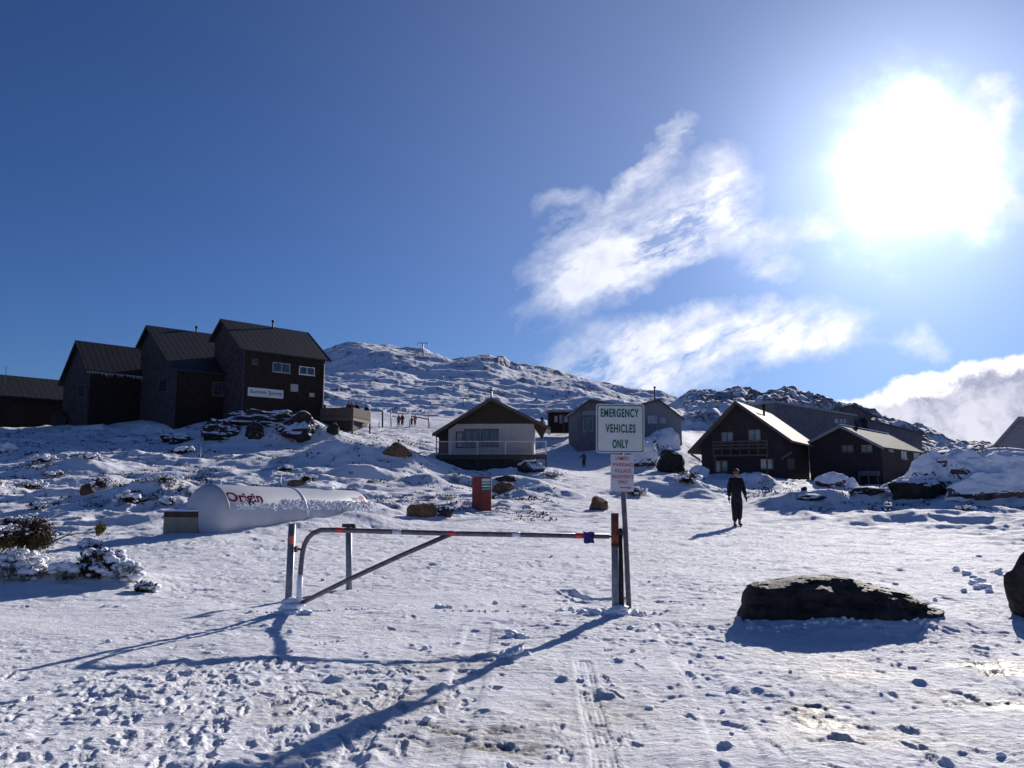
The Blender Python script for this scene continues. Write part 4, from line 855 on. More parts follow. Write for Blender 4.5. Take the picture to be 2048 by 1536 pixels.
# plinth
Yp = 21.3; pa = P(326, 1062, Yp); pb2 = P(395, 1062, Yp - .1); zt2 = P(395, 1023, Yp)[2]; zc_ = P(395, 1034.5, Yp)[2]; zb2 = P(395, 1062, Yp)[2] - .3
rt = empty('plinth', ((pa[0] + pb2[0]) / 2 + .3, Yp + .5, zb2 + .3), 'square concrete block plinth with dark brick cap at the near end of the white tank', 'plinth')
c4 = [(pa[0], Yp), (pb2[0], Yp - .12), (pb2[0] + .62, Yp + .85), (pa[0] + .4, Yp + 1.0)]
MB().prism([(x, y, zb2) for x, y in c4], (0, 0, zc_ - zb2)).build('block_wall', M['block'], rt)
MB().prism([(x, y, zc_ + .002) for x, y in c4], (0, 0, zt2 - zc_)).build('brick_cap', M['brick'], rt)
MB().prism([(x * 1. , y, zt2 + .004) for x, y in c4], (0, 0, .04)).build('snow_cover', M['snowlump'], rt, .015)

# ------------------------------------------------------------------ rocks
from mathutils import noise as mn
import bmesh
def ico(sub):
    bm = bmesh.new(); bmesh.ops.create_icosphere(bm, subdivisions=sub, radius=1)
    v = np.array([x.co[:] for x in bm.verts]); f = [tuple(q.index for q in p.verts) for p in bm.faces]; bm.free(); return v, f
ICO = {k_: ico(k_) for k_ in (1, 2, 3, 4, 5)}
def rockverts(seed, sub=4, cuts=14, rough=.16, lay=0.):
    v, f = ICO[sub]; v = v.copy(); r_ = np.random.RandomState(seed)
    for i in range(cuts):
        n_ = r_.normal(size=3); n_ /= np.linalg.norm(n_); d = r_.uniform(.58, .86); t = v @ n_; k_ = t > d; v[k_] -= np.outer(t[k_] - d, n_) * .93
    off = Vector(r_.uniform(-50, 50, 3))
    nz = np.array([mn.fractal(Vector(q) * 2.2 + off, 1., 2., 5) for q in v]); v *= (1 + rough * nz)[:, None]
    if lay: v[:, :2] *= (1 + lay * np.array([mn.noise(Vector((q[0] * .6, q[1] * .6, q[2] * 9)) + off) for q in v]))[:, None]
    return v, f
def rock(name, label, px, py, wpx, hpx, m, seed, dr=.7, rot=0., cat='rock', Y=None, sub=4, lean=0., group=None, sink=.35, flat=True, **k_):
    c_ = P(px, py, Y) if Y else hitg(px, py, 6.)
    sc_ = c_[1] / F * 1.0; w_ = wpx * sc_ / 2 * 1.12; h_ = hpx * sc_
    v, f = rockverts(seed, sub, **k_)
    v = v * np.array([w_, w_ * dr, h_ / (2 - 2 * sink) * 1.18]); v[:, 2] += h_ * (.5 - sink * .35); v[:, 0] += lean * v[:, 2]
    a = R(rot); v = np.stack([v[:, 0] * math.cos(a) - v[:, 1] * math.sin(a), v[:, 0] * math.sin(a) + v[:, 1] * math.cos(a), v[:, 2]], 1)
    c_ = c_ + np.array([0, w_ * dr * .6, -.02])
    mb = MB(); mb.add(v + c_, f, not flat); o = mb.build(name, M[m])
    me = o.data
    for vv in me.vertices: vv.co -= Vector(c_)
    o.location = c_
    return tag(o, label, cat, group)
# large dark slab in the foreground, profile measured along its length
prof = [(1484, 1228, 1222), (1497, 1228, 1186), (1506, 1228, 1168), (1520, 1228, 1161), (1560, 1228, 1157), (1600, 1228, 1152), (1625, 1228, 1149), (1660, 1228, 1151), (1700, 1228, 1157), (1740, 1226, 1167), (1780, 1226, 1178), (1815, 1224, 1186), (1830, 1224, 1198), (1860, 1222, 1211), (1888, 1220, 1217)]
nx, nj = 120, 34; vs = []; Yr = 9.1
bump_done = 1
for i in range(nx):
    px_ = 1484 + (1888 - 1484) * i / (nx - 1); tp = np.interp(px_, [q_[0] for q_ in prof], [q_[2] for q_ in prof]); t_ = i / (nx - 1)
    top = P(px_, tp, Yr); bot = P(px_, 1232, Yr); hh = top[2] + .02; dp = .62 * (math.sin(math.pi * min(1, max(0, t_ * .97 + .02))) ** .45) + .03
    for j in range(nj):
        a = math.pi * j / (nj - 1); ca, sa = math.cos(a), math.sin(a)
        y_ = Yr + .08 - dp * math.copysign(abs(ca) ** .7, ca) * .72; z_ = -.12 + (hh + .12) * (sa ** .48); p3 = Vector((top[0] * 1.6, y_ * 2.2, z_ * 7))
        n1_ = mn.fractal(p3, 1., 2., 5); n2_ = mn.noise(Vector((top[0] * 1.1, y_, z_ * 13)))
        n3_ = mn.fractal(Vector((top[0] * 5, y_ * 6, z_ * 16)), 1., 2., 4); st3 = round((n2_ + .5 * n1_) * 4) / 4
        x_ = P(px_, tp, Yr)[0] + .03 * n1_ + .012 * n3_; vs.append((x_, y_ - .06 * n1_ - .06 * st3 - .02 * n3_, z_ - .045 * sa + (.02 * n1_ + .02 * st3 + .012 * n3_) * sa))
mb = MB(); mb.add([(q_[0], q_[1], q_[2]) for q_ in vs], [(i * nj + j, i * nj + j + 1, (i + 1) * nj + j + 1, (i + 1) * nj + j) for i in range(nx - 1) for j in range(nj - 1)], False)
mb.f += [tuple(range(nj))[::-1], tuple((nx - 1) * nj + j for j in range(nj))]; mb.sm += [False, False]
o = mb.build('boulder', M['rock_dark']); tag(o, 'long low dark slab of rock lying in the snow to the right of the gate', 'rock')
rock('boulder', 'dark upright boulder cut off by the right edge of the picture', 2108, 1240, 120, 150, 'rock_dark', 12, Y=9.4, dr=.8, sub=4, sink=.2)
rock('boulder', 'brown rounded rock with a snowy left flank, left of the red cabinet', 841, 1034, 60, 27, 'rock_brown', 21, sub=3)
rock('boulder', 'small dark snow-capped rock between the brown rock and the red cabinet', 886, 1034, 38, 20, 'rock_snow', 22, sub=3)
rock('boulder', 'small pyramid-shaped dark rock just left of the sign pole', 1201, 1022, 46, 24, 'rock_brown', 27, sub=3, cuts=22)
rock('boulder', 'large dark broken rock with snowy crown between the sign and the A-frame chalet', 1345, 946, 62, 38, 'rock_snow', 31, sub=4)
rock('boulder', 'snow-plastered rock just right of the parking notice', 1290, 934, 66, 40, 'crag', 33)
rock('boulder', 'dark rock under a thick snow cap below the pale grey weatherboard house', 1335, 897, 70, 34, 'crag', 35)
rock('boulder', 'dark rock poking from the snow bank nearest the back of the road sign', 1296, 897, 46, 20, 'crag', 36)
rock('boulder', 'round dark boulder against the wall of the long low lodge building', 112, 852, 34, 26, 'rock_dark', 41, sub=3)
rock('boulder', 'dark brown boulder at the left edge below the low lodge building', 12, 853, 60, 32, 'rock_brown', 42, sub=3)
rock('rock_outcrop', 'big dark craggy outcrop below the right corner of the tallest lodge', 592, 880, 92, 50, 'rock_snow', 51, dr=.9, rough=.34, cuts=22, lay=.12)
rock('rock_outcrop', 'dark flat-topped ledge with thin snow rim under the long white sign', 515, 856, 170, 28, 'rock_snow', 52, dr=.5, rough=.36, cuts=20, lay=.15)
rock('rock_outcrop', 'dark tufted crag with snow between its blocks below the middle lodge window', 430, 882, 84, 34, 'rock_snow', 53, rough=.36, cuts=20, lay=.15)
rock('rock_outcrop', 'dark blunt rock standing left of the big outcrop corner', 503, 882, 40, 30, 'rock_snow', 54, rough=.36, cuts=20, lay=.15)
rock('rock_outcrop', 'shaded snow-topped rocks below the leftmost gabled lodge wing', 350, 888, 80, 22, 'rock_snow', 55, rough=.36, cuts=20, lay=.15)
rock('boulder', 'small dark stone at the foot of the viewing deck', 663, 872, 26, 18, 'rock_dark', 56, sub=3)
rock('boulder', 'lone dark brown rock in the snow left of the hut', 792, 918, 66, 24, 'rock_brown', 61, sub=3)
rock('boulder', 'reddish-brown rock with dark left side above the frosted shrub', 172, 990, 30, 18, 'rock_brown', 62, sub=3)
rock('boulder', 'half-buried maroon-brown stone just above the top of the white tank', 590, 974, 34, 12, 'rock_brown', 63, sub=3)
rock('boulder', 'low reddish-brown rock right behind the red cabinet', 1008, 984, 50, 16, 'rock_brown', 64, sub=3)
rock('boulder', 'dark flat rock in front of the hut just above the reddish one', 1010, 968, 40, 12, 'rock_dark', 65, sub=3)
rock('boulder', 'snowy boulders piled at the right end of the verandah', 1062, 945, 58, 22, 'rock_snow', 66, sub=3)
rock('boulder', 'long grey slab lying on the snowy bank beside the walking man', 1625, 1008, 70, 12, 'rock_snow', 67, sub=3)
rock('boulder', 'tiny dark stone on the smooth snow between the walking man and the chalets', 1609, 982, 12, 8, 'rock_dark', 68, sub=2)
rock('snowy_crag', 'tall rime-covered crag at the right edge under the blue-grey building', 2050, 985, 160, 84, 'crag', 71, dr=.8, sub=5)
rock('snowy_crag', 'wide rime-covered crag with dark hollow, second from the right edge', 1960, 990, 150, 76, 'crag', 72, dr=.8, sub=5)
rock('snowy_crag', 'rime-covered crag leaning left beside the right chalet', 1880, 990, 110, 66, 'crag', 73, dr=.8, sub=5)
rock('snowy_crag', 'slanting dark slab with snowy edge at the foot of the crags', 1850, 998, 130, 40, 'rock_snow', 74, dr=.4)
rock('snowy_crag', 'low snow-covered ledge in front of the crags at the right edge', 1990, 1003, 190, 46, 'crag', 75, dr=.5)
rock('boulder', 'flat dark rock at the left foot of the crags', 1740, 992, 70, 16, 'rock_snow', 76)
rock('boulder', 'snow-heaped brown rock in the gap between the two dark chalets', 1672, 974, 62, 24, 'crag', 77)
rock('boulder', 'small snowy block in front of the right chalet', 1708, 977, 30, 18, 'crag', 78, sub=3)
rock('boulder', 'snow-capped rock just left of the A-frame chalet base', 1400, 958, 44, 20, 'crag', 79, sub=3)

# ------------------------------------------------------------------ shrubs
def leaves(mb, c_, rad, n_, sz, rs, dirb=None, pts=7):
    """clusters of narrow leaves spread through an uneven volume"""
    cl_ = []
    for i in range(pts):
        d = rs.normal(size=3); d /= np.linalg.norm(d); cl_.append(c_ + d * np.array(rad) * rs.uniform(.25, .85))
    V_, F_ = [], []
    for i in range(n_):
        q_ = cl_[rs.randint(len(cl_))] + rs.normal(size=3) * np.array(rad) * .25
        d = rs.normal(size=3) + np.array([0, 0, .5]); d /= np.linalg.norm(d); s_ = np.cross(d, rs.normal(size=3)); s_ /= np.linalg.norm(s_); L_ = sz * rs.uniform(.6, 1.4); w_ = L_ * .22
        b_ = len(V_); V_ += [q_, q_ + d * L_ * .5 + s_ * w_, q_ + d * L_, q_ + d * L_ * .5 - s_ * w_]; F_ += [(b_, b_ + 1, b_ + 2, b_ + 3)]
    mb.add(V_, F_); return cl_
def lumps(mb, c_, rad, n_, sz, rs, sub=2, zb=.3, squash=.7):
    v0, f0 = ICO[sub]
    for i in range(n_):
        d = rs.normal(size=3); d /= np.linalg.norm(d); d[2] = abs(d[2]) if rs.rand() < .8 else d[2]
        q_ = c_ + d * np.array(rad) * rs.uniform(.55, 1.0); s_ = sz * rs.uniform(.5, 1.5); off = Vector(rs.uniform(-9, 9, 3))
        v = np.array([np.array(p) * (1 + .35 * mn.fractal(Vector(p) * 1.6 + off, 1., 2., 3)) for p in v0]) * s_ * np.array([1.25, 1.1, squash])
        mb.add(v + q_, f0, True)
def shrub(name, label, c_, rad, nl, sz, m, seed, nlump, lsz, branch=0, cat='shrub', fm=None, sub=2):
    rs = np.random.RandomState(seed); c_ = np.array(c_, float); rad = np.array(rad, float)
    rt = empty(name, c_ - np.array([0, 0, rad[2] * .6]), label, cat)
    mb = MB(); cl_ = leaves(mb, c_, rad, nl, sz, rs, pts=9); mb.build('foliage', M[m], rt)
    st = MB()
    for q_ in cl_: mid_ = (q_ + c_) / 2 + rs.normal(size=3) * rad * .12; st.tube([c_ - np.array([0, 0, rad[2] * .9]), mid_, q_], [sz * .28, sz * .2, sz * .1], 5)
    st.build('stem', M['twig'], rt)
    if nlump: sb = MB(); lumps(sb, c_ + np.array([0, 0, rad[2] * .1]), rad, nlump, lsz, rs, sub); sb.build('snow_cover', M['snowlump'], rt)
    return rt
def onbank(px, py, up_): q = hitg(px, py, 6.); return q + np.array([0, 0, up_])
q = onbank(66, 1118, .44); YB = q[1]; s1 = shrub('alpine_shrub', 'large dark red-brown shrub with rime in its crown, front left', q, (.44, .36, .44), 7000, .05, 'leaf', 1, 30, .03)
q = onbank(12, 1112, .36); shrub('alpine_shrub', 'dark olive shrub at the left edge behind the red-brown one', q, (.26, .3, .28), 1800, .055, 'leaf', 2, 30, .05)
# outstretched branch with an olive tuft
rt = empty('shrub_branch', P(110, 1090, YB), 'bare branch reaching right to a lone olive-green tuft, right of the red-brown shrub', 'branch')
bm2 = MB(); b0 = P(95, 1088, YB); bm2.tube([b0, P(130, 1072, YB), P(160, 1066, YB - .05), P(188, 1066, YB - .05)], [.018, .013, .010, .006], 6)
for a, b_ in (((120, 1078), (150, 1060)), ((135, 1071), (150, 1055)), ((140, 1070), (165, 1078)), ((112, 1084), (140, 1092)), ((165, 1066), (190, 1058)), ((170, 1067), (192, 1074))): bm2.tube([P(*a, YB - .03), P(*b_, YB - .05)], [.008, .003], 5)
bm2.build('twig', M['twig'], rt); tf = MB(); leaves(tf, P(199, 1056, YB - .05), (.11, .11, .15), 650, .055, np.random.RandomState(8), pts=6); tf.build('leaf_tuft', M['leaf_o'], rt)
for i, (px_, py_, rx, rz_, lb, m) in enumerate([
    (40, 1040, .45, .14, 'broad snow-smothered shrub with dark tips behind the red-brown one', 'leaf'),
    (30, 1140, .30, .18, 'frost-white shrub clump at the left edge below the red-brown one', 'leaf_f'),
    (62, 1150, .16, .12, 'rime-feathered little shrub in front of the red-brown one, near the left edge', 'leaf_f'),
    (130, 1152, .15, .12, 'small rime-white tuft in the middle of the snowy shrub bank', 'leaf_f'),
    (178, 1090, .16, .12, 'snow-laden shrub with red-brown leaf patch below the olive tuft', 'leaf'),
    (205, 1130, .26, .17, 'snowy shrub hump with scattered dark sprigs right of the bank centre', 'leaf'),
    (185, 1150, .14, .10, 'dark olive sprig showing under the snowy shrub hump', 'leaf'),
    (250, 1150, .18, .13, 'violet-grey frosted sprig fan at the right end of the shrub bank', 'leaf_f'),
    (293, 1180, .10, .06, 'tiny dark sprig lying alone right of the shrub bank', 'leaf')]):
    q = onbank(px_, py_ + rz_ * 60, rz_ * .6)
    shrub('alpine_shrub', lb, (q[0], q[1], q[2]), (rx * 1.35, rx * 1.0, rz_ * 1.15), int(1500 * rx / .2), .065, m, 20 + i, int(40 * rx / .15), .05)
for i, (px_, py_, w_, h_, lb) in enumerate([
    (72, 1020, 40, 20, 'dark snow-tipped shrub tuft just above the frosted shrub bank'),
    (255, 1006, 60, 26, 'dark rimed shrub curving down beside the tank plinth, left of it'),
    (335, 1012, 30, 22, 'dark spiky shrub touching the left side of the white tank'),
    (200, 978, 56, 22, 'frosted shrub behind the reddish-brown rock'), (570, 944, 36, 16, 'dark spiky scrub tuft above the middle of the white tank'),
    (330, 966, 80, 18, 'low frosted scrub with long dark back, above the white tank'), (110, 953, 46, 16, 'pale frosted shrub in the open snow at left'),
    (60, 978, 70, 20, 'row of brown-tipped scrub near the left edge'), (85, 925, 60, 20, 'brown-streaked snowy scrub hump upper left'), (365, 908, 46, 20, 'dark scrub at the edge of the lodge shadow'),
    (180, 918, 44, 16, 'snowy scrub hump with one brown tip, upper left'), (12, 905, 34, 26, 'green-brown bush at the left edge by the shadow line'),
    (1375, 965, 60, 26, 'olive-tinged shrub in the snow bank left of the A-frame chalet'), (1270, 990, 60, 20, 'frosted scrub at the foot of the snow bank behind the sign pole'), (610, 965, 50, 22, 'violet-brown snowy shrub dome above the tank end'),
    (1100, 955, 50, 14, 'dark scrub patch on the snow right of the hut'), (1930, 1022, 40, 14, 'dark scrub sprig on the bank below the crags')]):
    q = hitg(px_, py_, 8.); s_ = q[1] / F; shrub('scrub_tuft', lb, q + np.array([0, 0, h_ * s_ * .25]), (w_ * s_ / 2, w_ * s_ / 3, h_ * s_ * .45), 420, h_ * s_ * .22, 'leaf', 60 + i, 26, h_ * s_ * .2, sub=1)

# uncountable: scrub tips through the snow, and kicked-up snow clods
rs = np.random.RandomState(9); mb = MB(); cnt = 0
while cnt < 1500:
    y = math.exp(rs.uniform(math.log(30), math.log(95))); x = y * rs.uniform(-.66, .66)
    if abs(x - np.interp(y, [0, 26, 50, 92], [1.5, 7, 8.2, 8.2])) < 5.5 or mn.noise(Vector((x / 6, y / 4, 3))) < .02: continue
    pxk = 1024 + 1583 * x / y
    if 55 < y and 860 < pxk < 1120 or (y > 62 and pxk > 1370) or (y > 72 and pxk < 700): continue
    z = G(x, y); s_ = rs.uniform(.06, .22) * (y / 45) ** .5
    for t_ in range(10):
        d = rs.normal(size=3) * np.array([1.6, 1, .5]) * s_ * .7; q_ = np.array([x, y, z]) + d; q_[2] = G(q_[0], q_[1]) + rs.uniform(-.02, .05) * (s_ * 5)
        e = rs.normal(size=3); e[2] = abs(e[2]); e /= np.linalg.norm(e); f_ = np.cross(e, rs.normal(size=3)); f_ /= np.linalg.norm(f_); L_ = s_ * rs.uniform(.4, 1.)
        b_ = [q_ - f_ * L_ * .3, q_ + e * L_ * .6 - f_ * L_ * .1, q_ + e * L_ * .7 + f_ * L_ * .2, q_ + f_ * L_ * .35]; mb.add(b_, [(0, 1, 2, 3)])
    cnt += 1
tag(mb.build('alpine_scrub', M['leaf']), 'tips of low alpine scrub showing through the snow all over the slope', 'scrub', kind='stuff')
mb = MB()
def clod(x, y, s_):
    v0, f0 = ICO[2 if s_ > .035 else 1]; off = Vector(rs.uniform(-9, 9, 3)); v = np.array([np.array(p) * (1 + .5 * mn.fractal(Vector(p) * 1.3 + off, 1., 2., 3)) for p in v0]) * s_ * np.array([1.2, 1., .75]); mb.add(v + np.array([x, y, G(x, y) + s_ * .25]), f0, True)
for (px_, py_, sprd, n_, s_) in ((1228, 1228, .18, 42, .05), (1180, 1225, .3, 40, .035), (590, 1232, .14, 26, .045), (640, 1222, .10, 22, .024), (705, 1220, .12, 16, .02), (885, 1216, .05, 8, .045), (960, 1222, .14, 12, .02), (1040, 1270, .1, 6, .05), (1270, 1232, .15, 12, .03), (560, 1228, .25, 20, .02)):
    x0, y0 = pw(px_, py_)
    for i in range(n_): clod(x0 + rs.normal() * sprd, y0 + rs.normal() * sprd * .22, s_ * rs.uniform(.35, 1.15))
for i in range(50):
    y = math.exp(rs.uniform(math.log(3.6), math.log(17))); clod(y * rs.uniform(-.62, .62), y, rs.uniform(.008, .022) * (1 + y / 14))
for i in range(90):
    x0, y0 = pw(rs.normal(640, 60), rs.normal(1030, 6)); clod(x0, y0, rs.uniform(.04, .1))
for i in range(60): x0, y0 = P(rs.uniform(1490, 1875), 1231, Yr - .40 + rs.normal() * .05)[:2]; clod(x0, y0, rs.uniform(.01, .028))
for i in range(16): x0, y0 = pw(rs.normal(1985, 45), rs.normal(1170, 16)); bx_ = clod(x0, y0, rs.uniform(.036, .075))
tag(mb.build('snow_clods', M['snowlump']), 'loose clods of snow kicked up around the gate and foreground', 'snow clods', kind='stuff')
# ribbed slab of clear ice
c_ = np.array([*pw(1024, 1318), 0.]); c_[2] = G(c_[0], c_[1])
mb = MB(); axd = np.array([.94, -.05, .33]); axd /= np.linalg.norm(axd); ay_ = np.array([.05, .99, .1])
for i in range(9): mb.box(c_ + axd * (-.11 + .026 * i) + np.array([0, 0, .05]), axd, ay_, np.cross(axd, ay_), (-.0125, -.09 + .01 * (i % 3), -.015), (.0122, .10 - .012 * (i % 2), .012 + .008 * (i % 2)))
tag(mb.build('ice_slab', M['icy'], bevel=.005), 'ribbed piece of ice propped on the snow where the shadow lines cross', 'ice')
mb = MB(); q = P(576, 1228, Yg - .02); lumps(mb, np.array([q[0] + .05, q[1], .03]), (.10, .06, .16), 26, .045, rs, 2); tag(mb.build('ice_lump', M['icy']), 'lump of ice and snow frozen round the foot of the left gate post', 'ice')
mb = MB(); q = P(1236, 1225, Yg - .06); lumps(mb, np.array([q[0], q[1] - .03, .02]), (.13, .08, .07), 26, .04, rs, 2); tag(mb.build('ice_lump', M['icy']), 'lump of snow heaped round the foot of the latch post', 'ice')

# ------------------------------------------------------------------ poles, ropes and lift towers
def stick(name, label, px_, py0, py1, r_, m, cat, lean=0, head=None):
    b_ = hitg(px_, py1, 8.); h_ = P(px_ + lean, py0, b_[1])[2] - b_[2]; x1 = P(px_ + lean, py0, b_[1])[0]
    rt = empty(name, b_, label, cat); t_ = np.array([x1, b_[1], b_[2] + h_]); MB().tube([b_ - np.array([0, 0, .4]), t_], r_, 8).build('shaft', M[m], rt); return rt, b_, t_
stick('marker_wand', 'thin leaning snow marker wand in the open snow left of the tank', 399, 893, 946, .018, 'gal', 'marker', 3)
rt, b_, t_ = stick('stake', 'short grey stake behind the middle of the white tank', 561, 951, 975, .035, 'gal', 'stake'); MB().bx(t_, (.10, .1, .06)).build('cap', M['gal'], rt)
rt, b_, t_ = stick('stake', 'short pale stub standing right behind the top of the white tank', 441, 962, 975, .03, 'sign_white', 'stake'); MB().bx(t_, (.09, .09, .05)).build('cap', M['sign_white'], rt)
rt, b_, t_ = stick('lift_tower', 'T-shaped ski lift tower on the skyline of the snowy hill', 846, 686, 712, .28, 'gal_dark', 'lift tower')
MB().bx(t_, (5.0, .35, .28)).build('crossarm', M['gal_dark'], rt)
for s_ in (-1, 1): MB().bx(t_ + np.array([s_ * 2.3, 0, -.8]), (.5, 1.0, .8)).build('sheave', M['gal_dark'], rt)
for px_, y0, y1, lb in ((917, 759, 778, 'slim ski lift pole with short arm above the hut roof, left one'), (886, 750, 760, 'slim ski lift pole high on the hill slope in blue shade'), (927, 797, 812, 'slim ski lift pole closest to the left slope of the hut roof')):
    rt, b_, t_ = stick('lift_pole', lb, px_, y0, y1, .14, 'gal_dark', 'lift pole'); MB().bx(t_, (1.8, .25, .25)).build('crossarm', M['gal_dark'], rt)
rt = empty('rope_fence', hitg(800, 852, 60), 'post and rail barrier behind the small crowd beyond the viewing deck', 'fence')
pp = []
for px_, y0, y1, r_ in ((765, 823, 855, .11), (758, 843, 855, .05), (782, 821, 855, .07), (819, 828, 856, .06), (858, 834, 856, .10)):
    b_ = hitg(px_, y1, 60); t_ = P(px_, y0, b_[1]); pp.append((b_, t_)); MB().tube([b_ - np.array([0, 0, .3]), t_], r_, 8).build('post', M['navy'] if px_ == 765 else M['gal_dark'], rt)
def rail(a, b_, r_=.07): MB().tube([a, b_], r_, 6).build('rail', M['maroonc'] if r_ > .08 else M['gal_dark'], rt)
D_ = lambda x, y: P(x, y, pp[0][0][1])
rail(D_(742, 822), pp[0][1]); rail(pp[2][1] + np.array([0, 0, -.3]), P(819, 829, pp[3][0][1])); rail(P(822, 832, pp[3][0][1]), P(858, 839, pp[4][0][1]), .09); rail(P(785, 832, pp[2][0][1]), P(793, 833, pp[2][0][1]))
rt = empty('tow_sign', hitg(1156, 862, 60), 'white pole with round snow-plastered sign beside the flat-roofed shelter', 'sign')
b_ = hitg(1156, 862, 60); t_ = P(1155, 811, b_[1]); MB().tube([b_ - np.array([0, 0, .3]), t_], .06, 8).build('pole', M['snowlump'], rt)
MB().tube([t_, P(1163, 809, b_[1])], .05, 6).build('arm', M['snowlump'], rt); q = P(1160, 828, b_[1]); MB().tube([q - np.array([0, .05, 0]), q + np.array([0, .05, 0])], .48, 20).build('disc', M['sign_pink'], rt)

# ------------------------------------------------------------------ people
def skin_mesh(verts, edges, root=0, sub=2):
    me = bpy.data.meshes.new('s'); me.from_pydata([v[:3] for v in verts], edges, []); ob = bpy.data.objects.new('s', me); COL.objects.link(ob)
    md = ob.modifiers.new('skin', 'SKIN'); md.use_smooth_shade = True
    for i, sv in enumerate(me.skin_vertices[0].data): sv.radius = (verts[i][3], verts[i][3] if len(verts[i]) < 5 else verts[i][4]); sv.use_root = (i == root)
    if sub: sm_ = ob.modifiers.new('sub', 'SUBSURF'); sm_.levels = sub; sm_.render_levels = sub
    bpy.context.view_layer.update(); m2_ = bpy.data.meshes.new_from_object(ob.evaluated_get(bpy.context.evaluated_depsgraph_get()))
    v = np.array([x.co[:] for x in m2_.vertices]); f = [tuple(p.vertices) for p in m2_.polygons]
    bpy.data.objects.remove(ob); bpy.data.meshes.remove(m2_); return v, f
def person(label, base, heading, h, jacket, legs, headm='hair', stride=.12, arms=(0., 0.), fingers=False, hat=False, sep_=.1, group=None, bend=0.):
    s_ = h / 1.76; rt = empty('person', base, label, 'person', group); rt.rotation_euler = (0, 0, 0); a0 = R(heading)
    def T(v):
        v = np.array(v, float) * s_; c_, q_ = math.cos(a0), math.sin(a0); return np.stack([v[:, 0] * c_ - v[:, 1] * q_, v[:, 0] * q_ + v[:, 1] * c_, v[:, 2]], 1) + np.array(base)
    J = {}
    J['pel'] = (0, 0, .95); J['sp'] = (0, .01 + bend * .2, 1.15); J['ch'] = (0, .01 + bend * .5, 1.33); J['nk'] = (0, .02 + bend * .8, 1.49); J['nk2'] = (0, .03 + bend, 1.535)
    for i, sd_ in enumerate((-1, 1)):
        st_ = stride * sd_; ar = arms[i]
        J['hp', sd_] = (.085 * sd_, 0, .91); J['kn', sd_] = (sep_ * sd_ * .95, st_ * .6 + .03, .50); J['an', sd_] = (sep_ * sd_, st_ - .02, .085 + (.03 if st_ < 0 else 0)); J['to', sd_] = (sep_ * sd_ * 1.15, st_ + .14, .035)
        J['sh', sd_] = (.165 * sd_, 0 + bend * .6, 1.42); J['el', sd_] = ((.215 + .10 * ar) * sd_, -.03 - .04 * st_ + ar * .1, 1.13 + .10 * ar); J['wr', sd_] = ((.235 + .28 * ar) * sd_, .05 - .4 * st_ + ar * .12, .88 + .18 * ar); 
        w_ = np.array(J['wr', sd_]); e_ = np.array(J['el', sd_]); d = (w_ - e_) / np.linalg.norm(w_ - e_); J['pa', sd_] = tuple(w_ + d * .075); J['d', sd_] = d
    V = []; E = []; ix = {}
    def av(k_, r_): V.append((*J[k_][:3], r_)); ix[k_] = len(V) - 1
    for k_, r_ in (('pel', .125), ('sp', .115), ('ch', .135), ('nk', .06), ('nk2', .055)): av(k_, r_)
    E += [(0, 1), (1, 2), (2, 3), (3, 4)]
    y_ = J['nk2'][1]
    V += [(0, y_ + .012, 1.59, .072), (0, y_ + .012, 1.66, .088), (0, y_ - .002, 1.72, .062)]; E += [(4, 5), (5, 6), (6, 7)]
    V.append((0, y_ + .105, 1.615, .012)); E.append((5, 8)) 
    for sd_ in (-1, 1):
        V.append((.092 * sd_, y_ - .005, 1.63, .014)); E.append((6, len(V) - 1))
        for k_, r_ in (('hp', .095), ('kn', .062), ('an', .042), ('to', .034)): av((k_, sd_), r_)
        E += [(0, ix['hp', sd_]), (ix['hp', sd_], ix['kn', sd_]), (ix['kn', sd_], ix['an', sd_]), (ix['an', sd_], ix['to', sd_])]
        for k_, r_ in (('sh', .058), ('el', .043), ('wr', .028), ('pa', .034)): av((k_, sd_), r_)
        E += [(2, ix['sh', sd_]), (ix['sh', sd_], ix['el', sd_]), (ix['el', sd_], ix['wr', sd_]), (ix['wr', sd_], ix['pa', sd_])]
    v, f = skin_mesh(V, E, 0, 2); mb = MB(); mb.add(T(v), f, True)
    mb.build('body', M['skin'], rt)
    if fingers:
        for sd_ in (-1, 1):
            mb = MB(); d = J['d', sd_]; pa = np.array(J['pa', sd_]); fw_ = np.array([0, 1, 0.]); si = np.array([sd_, 0, 0.])
            fv, ff = skin_mesh([(*(pa - d * .085), .036), (*(pa - d * .02), .043), (*(pa + d * .03), .04)], [(0, 1), (1, 2)], 0, 1); mb.add(T(fv), ff, True)
            for k_, (o_, L_) in enumerate(((-.027, .062), (-.009, .076), (.009, .082), (.027, .072))):
                r0 = pa + fw_ * o_ + d * .022; p1 = r0 + d * L_ * .5 - si * .006; p2 = r0 + d * L_ * .8 - si * .02; p3 = r0 + d * L_ - si * .034
                fv, ff = skin_mesh([(*r0, .0105), (*p1, .010), (*p2, .0095), (*p3, .008)], [(0, 1), (1, 2), (2, 3)], 0, 1); mb.add(T(fv), ff, True)
            r0 = pa + fw_ * .035 - d * .02; fv, ff = skin_mesh([(*r0, .012), (*(r0 + fw_ * .028 + d * .02), .011), (*(r0 + fw_ * .034 + d * .05), .009)], [(0, 1), (1, 2)], 0, 1); mb.add(T(fv), ff, True)
            mb.build('glove', M['black'], rt)
    # jacket
    V = [(0, J['pel'][1], .76, .150), (0, J['pel'][1], .92, .158), (0, J['sp'][1], 1.08, .172), (0, J['ch'][1], 1.32, .188), (0, J['nk'][1], 1.48, .085)]; E = [(0, 1), (1, 2), (2, 3), (3, 4)]
